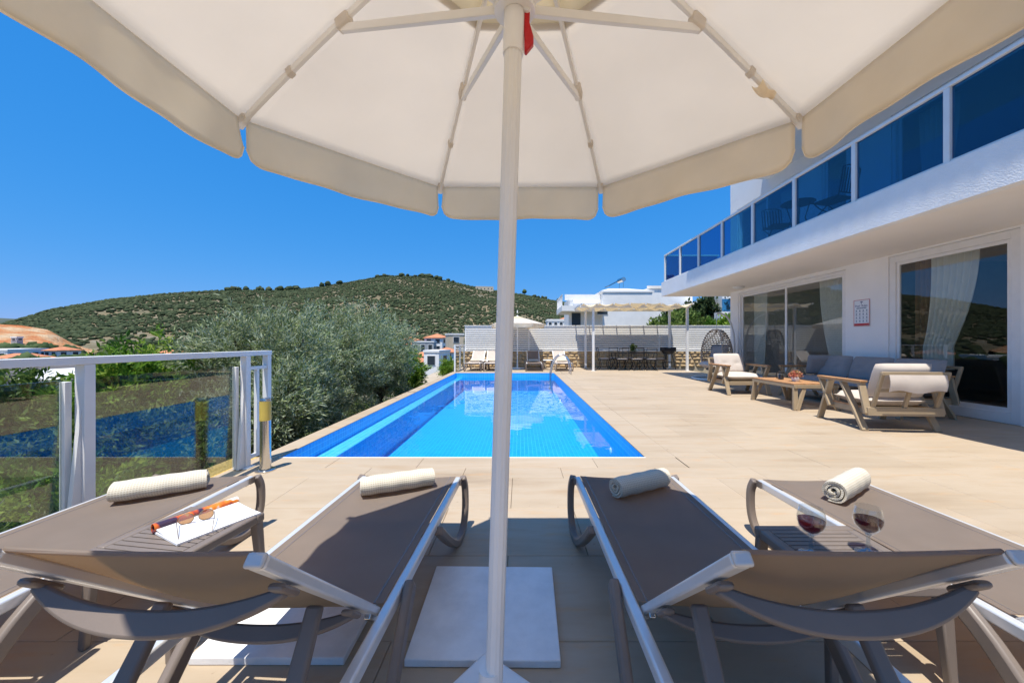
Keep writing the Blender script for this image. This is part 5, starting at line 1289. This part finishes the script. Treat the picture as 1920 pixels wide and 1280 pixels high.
shrub('bright leafy shrub rising above the railing between the posts', -5.2, 4.95, 1.18, 0.72, 11, 'bright_leaf', 900, 0.09)
shrub('tall leafy shrub showing left of the tall railing post', -6.7, 4.9, 0.85, 0.6, 12, 'leaf', 500, 0.10)
shrub('leafy shrub left of the large olive tree above the rail', -5.35, 5.75, 1.12, 0.55, 13, 'leaf', 600, 0.09)
shrub('dense green shrub seen through the glass panel nearest the pool', -4.1, 4.3, 0.42, 0.8, 14, 'leaf', 800, 0.08)
shrub('low green shrub outside the glass beside the tall post', -3.7, 3.0, 0.18, 0.7, 15, 'bright_leaf', 700, 0.07)
shrub('pale shrub outside the glass at the left picture edge', -3.55, 2.05, 0.16, 0.6, 16, 'olive', 700, 0.07)
shrub('broad leafy shrub further down the slope behind the glass', -5.4, 3.4, 0.30, 1.0, 17, 'leaf', 800, 0.09)
shrub('dark shrub behind the left glass panel near the outbuilding', -6.8, 3.0, 0.10, 0.9, 18, 'leaf', 600, 0.09)
shrub('dense green shrub under the large olive tree', -5.5, 5.0, 0.5, 0.9, 24, 'leaf', 700, 0.09)
shrub('lime green citrus shrub at far end of the olive row', -4.0, 12.9, 0.72, 0.65, 19, 'bright_leaf', 700, 0.11)
shrub('small spiky green plant at far left corner of pool', -2.95, 15.3, 0.42, 0.28, 20, 'bright_leaf', 160, 0.12, 0.16)
yc = thing('yucca', 'arching grassy yucca beside the lime green citrus shrub', 'plant', (-3.55, 12.3, gz(-3.55, 12.3)))
mb = MB(); rd = random.Random(2)
for k in range(60):
    a = rd.uniform(0, 6.28); L = rd.uniform(0.5, 0.95); el = rd.uniform(0.5, 1.2); d = V(math.cos(a)*math.cos(el), math.sin(a)*math.cos(el), math.sin(el)); pts = [V(0, 0, 0.45)+d*(L*f)+V(0, 0, -0.45*f*f*L) for f in (0, .3, .6, .85, 1)]
    mb.strip(pts, [0.03, 0.03, 0.024, 0.014, 0.003], 0.003, (0, 0, 1))
me = mb.mesh('blades', False); a_ = me.attributes.new('tint', 'FLOAT', 'POINT'); a_.data.foreach_set('value', np.repeat(np.random.default_rng(1).random(60), 20).astype(np.float32)); obj('blades', me, M['leaf'], yc)
MB().tube([V(0, 0, -0.2), V(0, 0, 0.5)], 0.08, 8).build('stem', M['bark'], yc)
gc = []                                               # ground cover along the outside of the railing
rng = np.random.default_rng(31); N = 4200; x = rng.uniform(-9, -2.95, N); y = rng.uniform(0.4, 13, N); keep = vnoise(x, y, 1.3, 3) > 0.33; x, y = x[keep], y[keep]
d = np.stack([x, y, ground_z(x, y)+rng.random(len(x))*0.22], -1); per = 14
p = d[:, None]+rng.normal(size=(len(x), per, 3))*np.array([0.10, 0.10, 0.07]); ld = rng.normal(size=(len(x), per, 3))+np.array([0, 0, 0.6]); ld /= np.linalg.norm(ld, axis=2)[..., None]
sd = np.cross(ld, rng.normal(size=ld.shape)); sd /= np.linalg.norm(sd, axis=2)[..., None]; L = 0.07*(0.6+0.8*rng.random((len(x), per)))[..., None]
v = np.stack([p, p+ld*L*.45+sd*L*.16, p+ld*L, p+ld*L*.45-sd*L*.16], 2).reshape(-1, 3); n = len(v)//4
struct(obj('ground_cover', np_mesh('ground_cover', v, np.arange(n*4).reshape(n, 4), rng.random(n).repeat(4)), M['leaf']), 'stuff')
# gravel strip by the railing end and path at the far left
struct(MB().box(-3.05, -2.745, 3.1, 4.0, -0.7, -0.03).build('gravel_bed', M['pebble']))
struct(MB().add([(-4.1, 13.2, -0.42), (-3.0, 13.2, -0.42), (-2.9, 19, -0.30), (-3.55, 26, -0.35), (-4.4, 26, -0.40), (-4.5, 19, -0.40)], [(0, 1, 2, 5), (5, 2, 3, 4)]).build('path', M['asphalt']))
# trees behind the fence on the right
def broad(label, x, y, top, r, seed, m='bright_leaf', n=900, size=0.22, g=-2.2):
    h = top-g; rng = random.Random(seed); cs, ax, nn = [], [], []
    for k in range(7):
        an = k*2.4+seed; rr = 0.6*math.sqrt(rng.random())*r; cs.append((rr*math.cos(an), rr*math.sin(an), h*rng.uniform(0.5, 0.80))); ax.append((r*0.5, r*0.5, h*0.20)); nn.append(n//7)
    tree('garden_tree', label, 'tree', (x, y, g), cs, ax, m, nn, 24, size, seed, 0.45, 'trees behind the fence', 0.16, 0.25, 2.2, 0.3, 0.35, 0.6)
broad('rounded green tree behind fence, touching the neighbouring villa', 9.2, 23.5, 2.9, 1.5, 41, 'leaf')
broad('green tree behind fence under the balcony soffit, left of the stand', 11.6, 24.5, 3.9, 1.9, 42, 'leaf')
broad('bright green tree behind fence in the gap beside villa corner', 12.6, 22.5, 2.9, 1.5, 43, 'bright_leaf')
broad('tall dark tree farther back behind the fence on the right', 13.5, 29.0, 5.2, 2.4, 44, 'wood_tree', 900, 0.3)
# a second white villa glimpsed between trees and the near villa
n2 = thing('distant_villa', 'sliver of white villa with blue glass between trees and near villa', 'house', (14.6, 27.0, -2))
box_obj('wall', M['plaster'], 14.6, 20, 27, 33, -2.5, 4.6, n2); box_obj('balcony', M['plaster'], 14.0, 20, 26.0, 27.0, 2.75, 3.3, n2); box_obj('balcony_pane', M['blue_glass'], 14.05, 20, 26.02, 26.04, 3.32, 4.2, n2)

# ================================================================ OUTBUILDING BELOW LEFT
ob = thing('outbuilding', 'low white outbuilding with gabled chimney seen through left railing', 'building', (-17.0, 11.0, -4.0))
box_obj('wall', M['grey_wall'], -26, -14.6, 12.0, 17, -5, 0.02, ob)
box_obj('roof_slab', M['dark_roof'], -26.3, -14.5, 11.7, 17.3, 0.021, 0.16, ob)
for k in range(4): box_obj('wall_band', M['mortar'], -26, -14.6, 11.96, 11.999, -0.5-k*0.75, -0.44-k*0.75, ob)
MB().add([(-14.55, 10.9, -3.5), (-13.85, 10.9, -3.5), (-13.85, 12, -3.5), (-14.55, 12, -3.5), (-14.55, 10.9, 0.10), (-13.85, 10.9, 0.10), (-13.85, 12, 0.10), (-14.55, 12, 0.10)],
         [(0,1,5,4), (1,2,6,5), (2,3,7,6), (3,0,4,7), (4,5,6,7)]).build('chimney', M['plaster'], ob, world=True, smooth=False)
MB().add([(-14.62, 10.8, 0.10), (-13.78, 10.8, 0.10), (-13.78, 12.1, 0.10), (-14.62, 12.1, 0.10), (-14.2, 10.8, 0.38), (-14.2, 12.1, 0.38)], [(0,1,4), (1,2,5,4), (2,3,5), (3,0,4,5), (3,2,1,0)]).build('chimney_cap', M['plaster'], ob, world=True, smooth=False)
for x in (-14.38, -14.02): box_obj('vent', M['dark_glass'], x-0.11, x+0.11, 10.88, 10.90, -0.16, 0.02, ob)

# ================================================================ VILLAGE
def house(label, u, v_base, D, w, d, h, roof='hip', rz=0, win=(2, 2), wall='plaster', name='village_house'):
    x = (u-976)*D/700; zb = CAM_H-(v_base-641)*D/700
    t = thing(name, label, 'house', (x, D, zb-1.5), rz, 'village houses'); a, b = w/2, d/2; h += 1.5
    MB().box(-a, a, -b, b, 0, h).build('wall', M[wall], t, smooth=False)
    if roof == 'hip':
        e = 0.35; r_ = min(a, b)*0.95; rh = 0.42*min(a, b); q = max(a-r_, 0.05); q2 = max(b-r_, 0.05)
        MB().add([(-a-e,-b-e,h), (a+e,-b-e,h), (a+e,b+e,h), (-a-e,b+e,h), (-q,-q2,h+rh), (q,-q2,h+rh), (q,q2,h+rh), (-q,q2,h+rh), (-a-e,-b-e,h-0.15), (a+e,-b-e,h-0.15), (a+e,b+e,h-0.15), (-a-e,b+e,h-0.15)],
                 [(0,1,5,4), (1,2,6,5), (2,3,7,6), (3,0,4,7), (4,5,6,7), (8,9,1,0), (9,10,2,1), (10,11,3,2), (11,8,0,3), (11,10,9,8)]).build('roof', M['roof_tile'], t, smooth=False)
    else:
        MB().box(-a-0.1, a+0.1, -b-0.1, b+0.1, h, h+0.35).build('parapet', M['plaster'], t, smooth=False)
    nx, nz = win
    for i in range(nx):
        for k in range(nz):
            cx = -a+w*(i+0.5)/nx; cz = 1.5+(h-1.5)*(k+0.5)/nz; ww = min(1.3, w/nx*0.5); hh = min(1.5, (h-1.5)/nz*0.55)
            f_ = MB().box(cx-ww/2-0.1, cx+ww/2+0.1, -b-0.06, -b-0.001, cz-hh/2-0.1, cz+hh/2+0.1).build('window', M['white_paint'], t, smooth=False)
            MB().box(cx-ww/2, cx+ww/2, -b-0.09, -b-0.061, cz-hh/2, cz+hh/2).build('pane', M['dark_glass'], f_, smooth=False)
            cy = -b+d*(i+0.5)/nx
            f_ = MB().box(a+0.001, a+0.06, cy-ww/2-0.1, cy+ww/2+0.1, cz-hh/2-0.1, cz+hh/2+0.1).build('window', M['white_paint'], t, smooth=False)
            MB().box(a+0.061, a+0.09, cy-ww/2, cy+ww/2, cz-hh/2, cz+hh/2).build('pane', M['dark_glass'], f_, smooth=False)
    return t
house('white flat roofed house at the roadside, nearest of the village', 820, 689, 62, 2.6, 4.5, 2.6, 'flat', -12, (1, 1))
house('white house wing with red roof behind the roadside house', 838, 676, 74, 4.0, 4, 1.8, 'hip', -8, (2, 1))
house('cream stone house with tall windows left of the fence end', 852, 663, 92, 3.6, 5, 4.6, 'flat', 20, (1, 2), 'cream_wall')
house('grey fronted village house with large windows', 796, 660, 100, 5.6, 5, 2.6, 'flat', 5, (3, 1), 'grey_wall')
house('white village house under a raised red roof', 820, 658, 112, 5.5, 6, 4.0, 'hip', -10, (2, 2))
house('small red roofed house at left of the village group', 778, 662, 108, 5.0, 5, 2.6, 'hip', 15, (2, 1), 'cream_wall')
house('low house with broad red roof before the grey house', 792, 678, 80, 4.2, 4, 1.3, 'hip', 0, (2, 1), 'cream_wall')
house('low red roofed house beside the citrus shrub', 782, 690, 66, 4.0, 4, 1.2, 'hip', -6, (2, 1))
house('white house with low red roof at far left of village group', 770, 655, 118, 5.0, 5, 3.0, 'hip', 8, (2, 1))
house('white terrace house under the quarry at the left picture edge', 8, 676, 76, 5.4, 4.5, 2.0, 'flat', 10, (3, 1))
house('white terrace house under the quarry, second from the left edge', 40, 674, 82, 6, 4.5, 2.1, 'flat', 0, (3, 1))
house('red roofed house below the quarry tree belt', 44, 681, 68, 6.6, 4, 1.0, 'hip', 4, (3, 1))
house('white house above the railing right of the red roofed house', 118, 672, 84, 3.6, 4, 1.9, 'hip', -8, (2, 1))
house('white house half hidden by shrubs above the railing', 275, 690, 60, 3.2, 4, 1.8, 'flat', 6, (1, 1))
house('orange roofed house glimpsed above the rail near the large olive', 322, 672, 84, 5.6, 4, 1.1, 'hip', 0, (2, 1))
house('small red roofed house right of the far umbrella', 1065, 612, 120, 5.5, 6, 2.2, 'hip', 0, (2, 1))
house('long white house in the valley right of the far umbrella', 1045, 612, 70, 4.0, 4, 0.9, 'flat', 0, (4, 1))
house('beige stone house with flat roof on the hill ridge', 908, 546, 470, 22, 12, 5.0, 'flat', 10, (5, 1), 'cream_wall', 'ridge_house')
house('tiny grey shed on the orange quarry slope', 32, 639, 98, 1.5, 1.2, 0.8, 'flat', 0, (1, 1), 'grey_wall', 'shed')
# tree belt below the quarry and garden trees in the village
rng = np.random.default_rng(77); pts = []
for k in range(260):
    u = rng.uniform(-260, 150); D = rng.uniform(146, 152)*700/math.hypot(700, u-976); v = 655+rng.random()*11+max(0, (u-60))*0.05; pts.append(((u-976)*D/700, D, CAM_H-(v-641)*D/700))
p, f, t_ = blobs(np.array(pts), rng.uniform(0.5, 1.3, len(pts)), rng, ICO2, 1.0)
struct(obj('valley_tree_belt', np_mesh('valley_tree_belt', p, f, t_), M['wood_tree']), 'stuff')
pts = []; rad = []
for k in range(150):
    u = rng.uniform(690, 875); D = rng.uniform(58, 125); v = 650+40*(125-D)/67+rng.uniform(-2, 6); pts.append(((u-976)*D/700, D+3, CAM_H-(v-641)*D/700)); rad.append(rng.uniform(0.5, 1.3))
for k in range(160):
    u = rng.uniform(-80, 420); D = rng.uniform(45, 84); v = 672+16*(84-D)/39+rng.uniform(0, 8); pts.append(((u-976)*D/700, D+3, CAM_H-(v-641)*D/700)); rad.append(rng.uniform(0.4, 1.1))
p, f, t_ = blobs(np.array(pts), np.array(rad), rng, ICO2, 1.0)
struct(obj('village_greenery', np_mesh('village_greenery', p, f, t_), M['wood_tree']), 'stuff')
rt = thing('lone_tree', 'lone rounded tree on the ridge right of the umbrella pole', 'tree', ((983-976)*490/700, 490, gz(4.9, 490)))
rng = np.random.default_rng(9); p, f, t_ = blobs(np.array([(0, 0, 4.6), (1.2, 0, 4.0), (-1.0, 0.5, 3.8), (0.2, 0, 6.2)]), np.array([2.8, 1.8, 1.9, 1.6]), rng, ICO2, 1.0)
obj('crown', np_mesh('crown', p, f, t_), M['wood_tree'], rt); MB().tube([V(0, 0, -1), V(0, 0, 4)], 0.35, 6).build('trunk', M['bark'], rt)
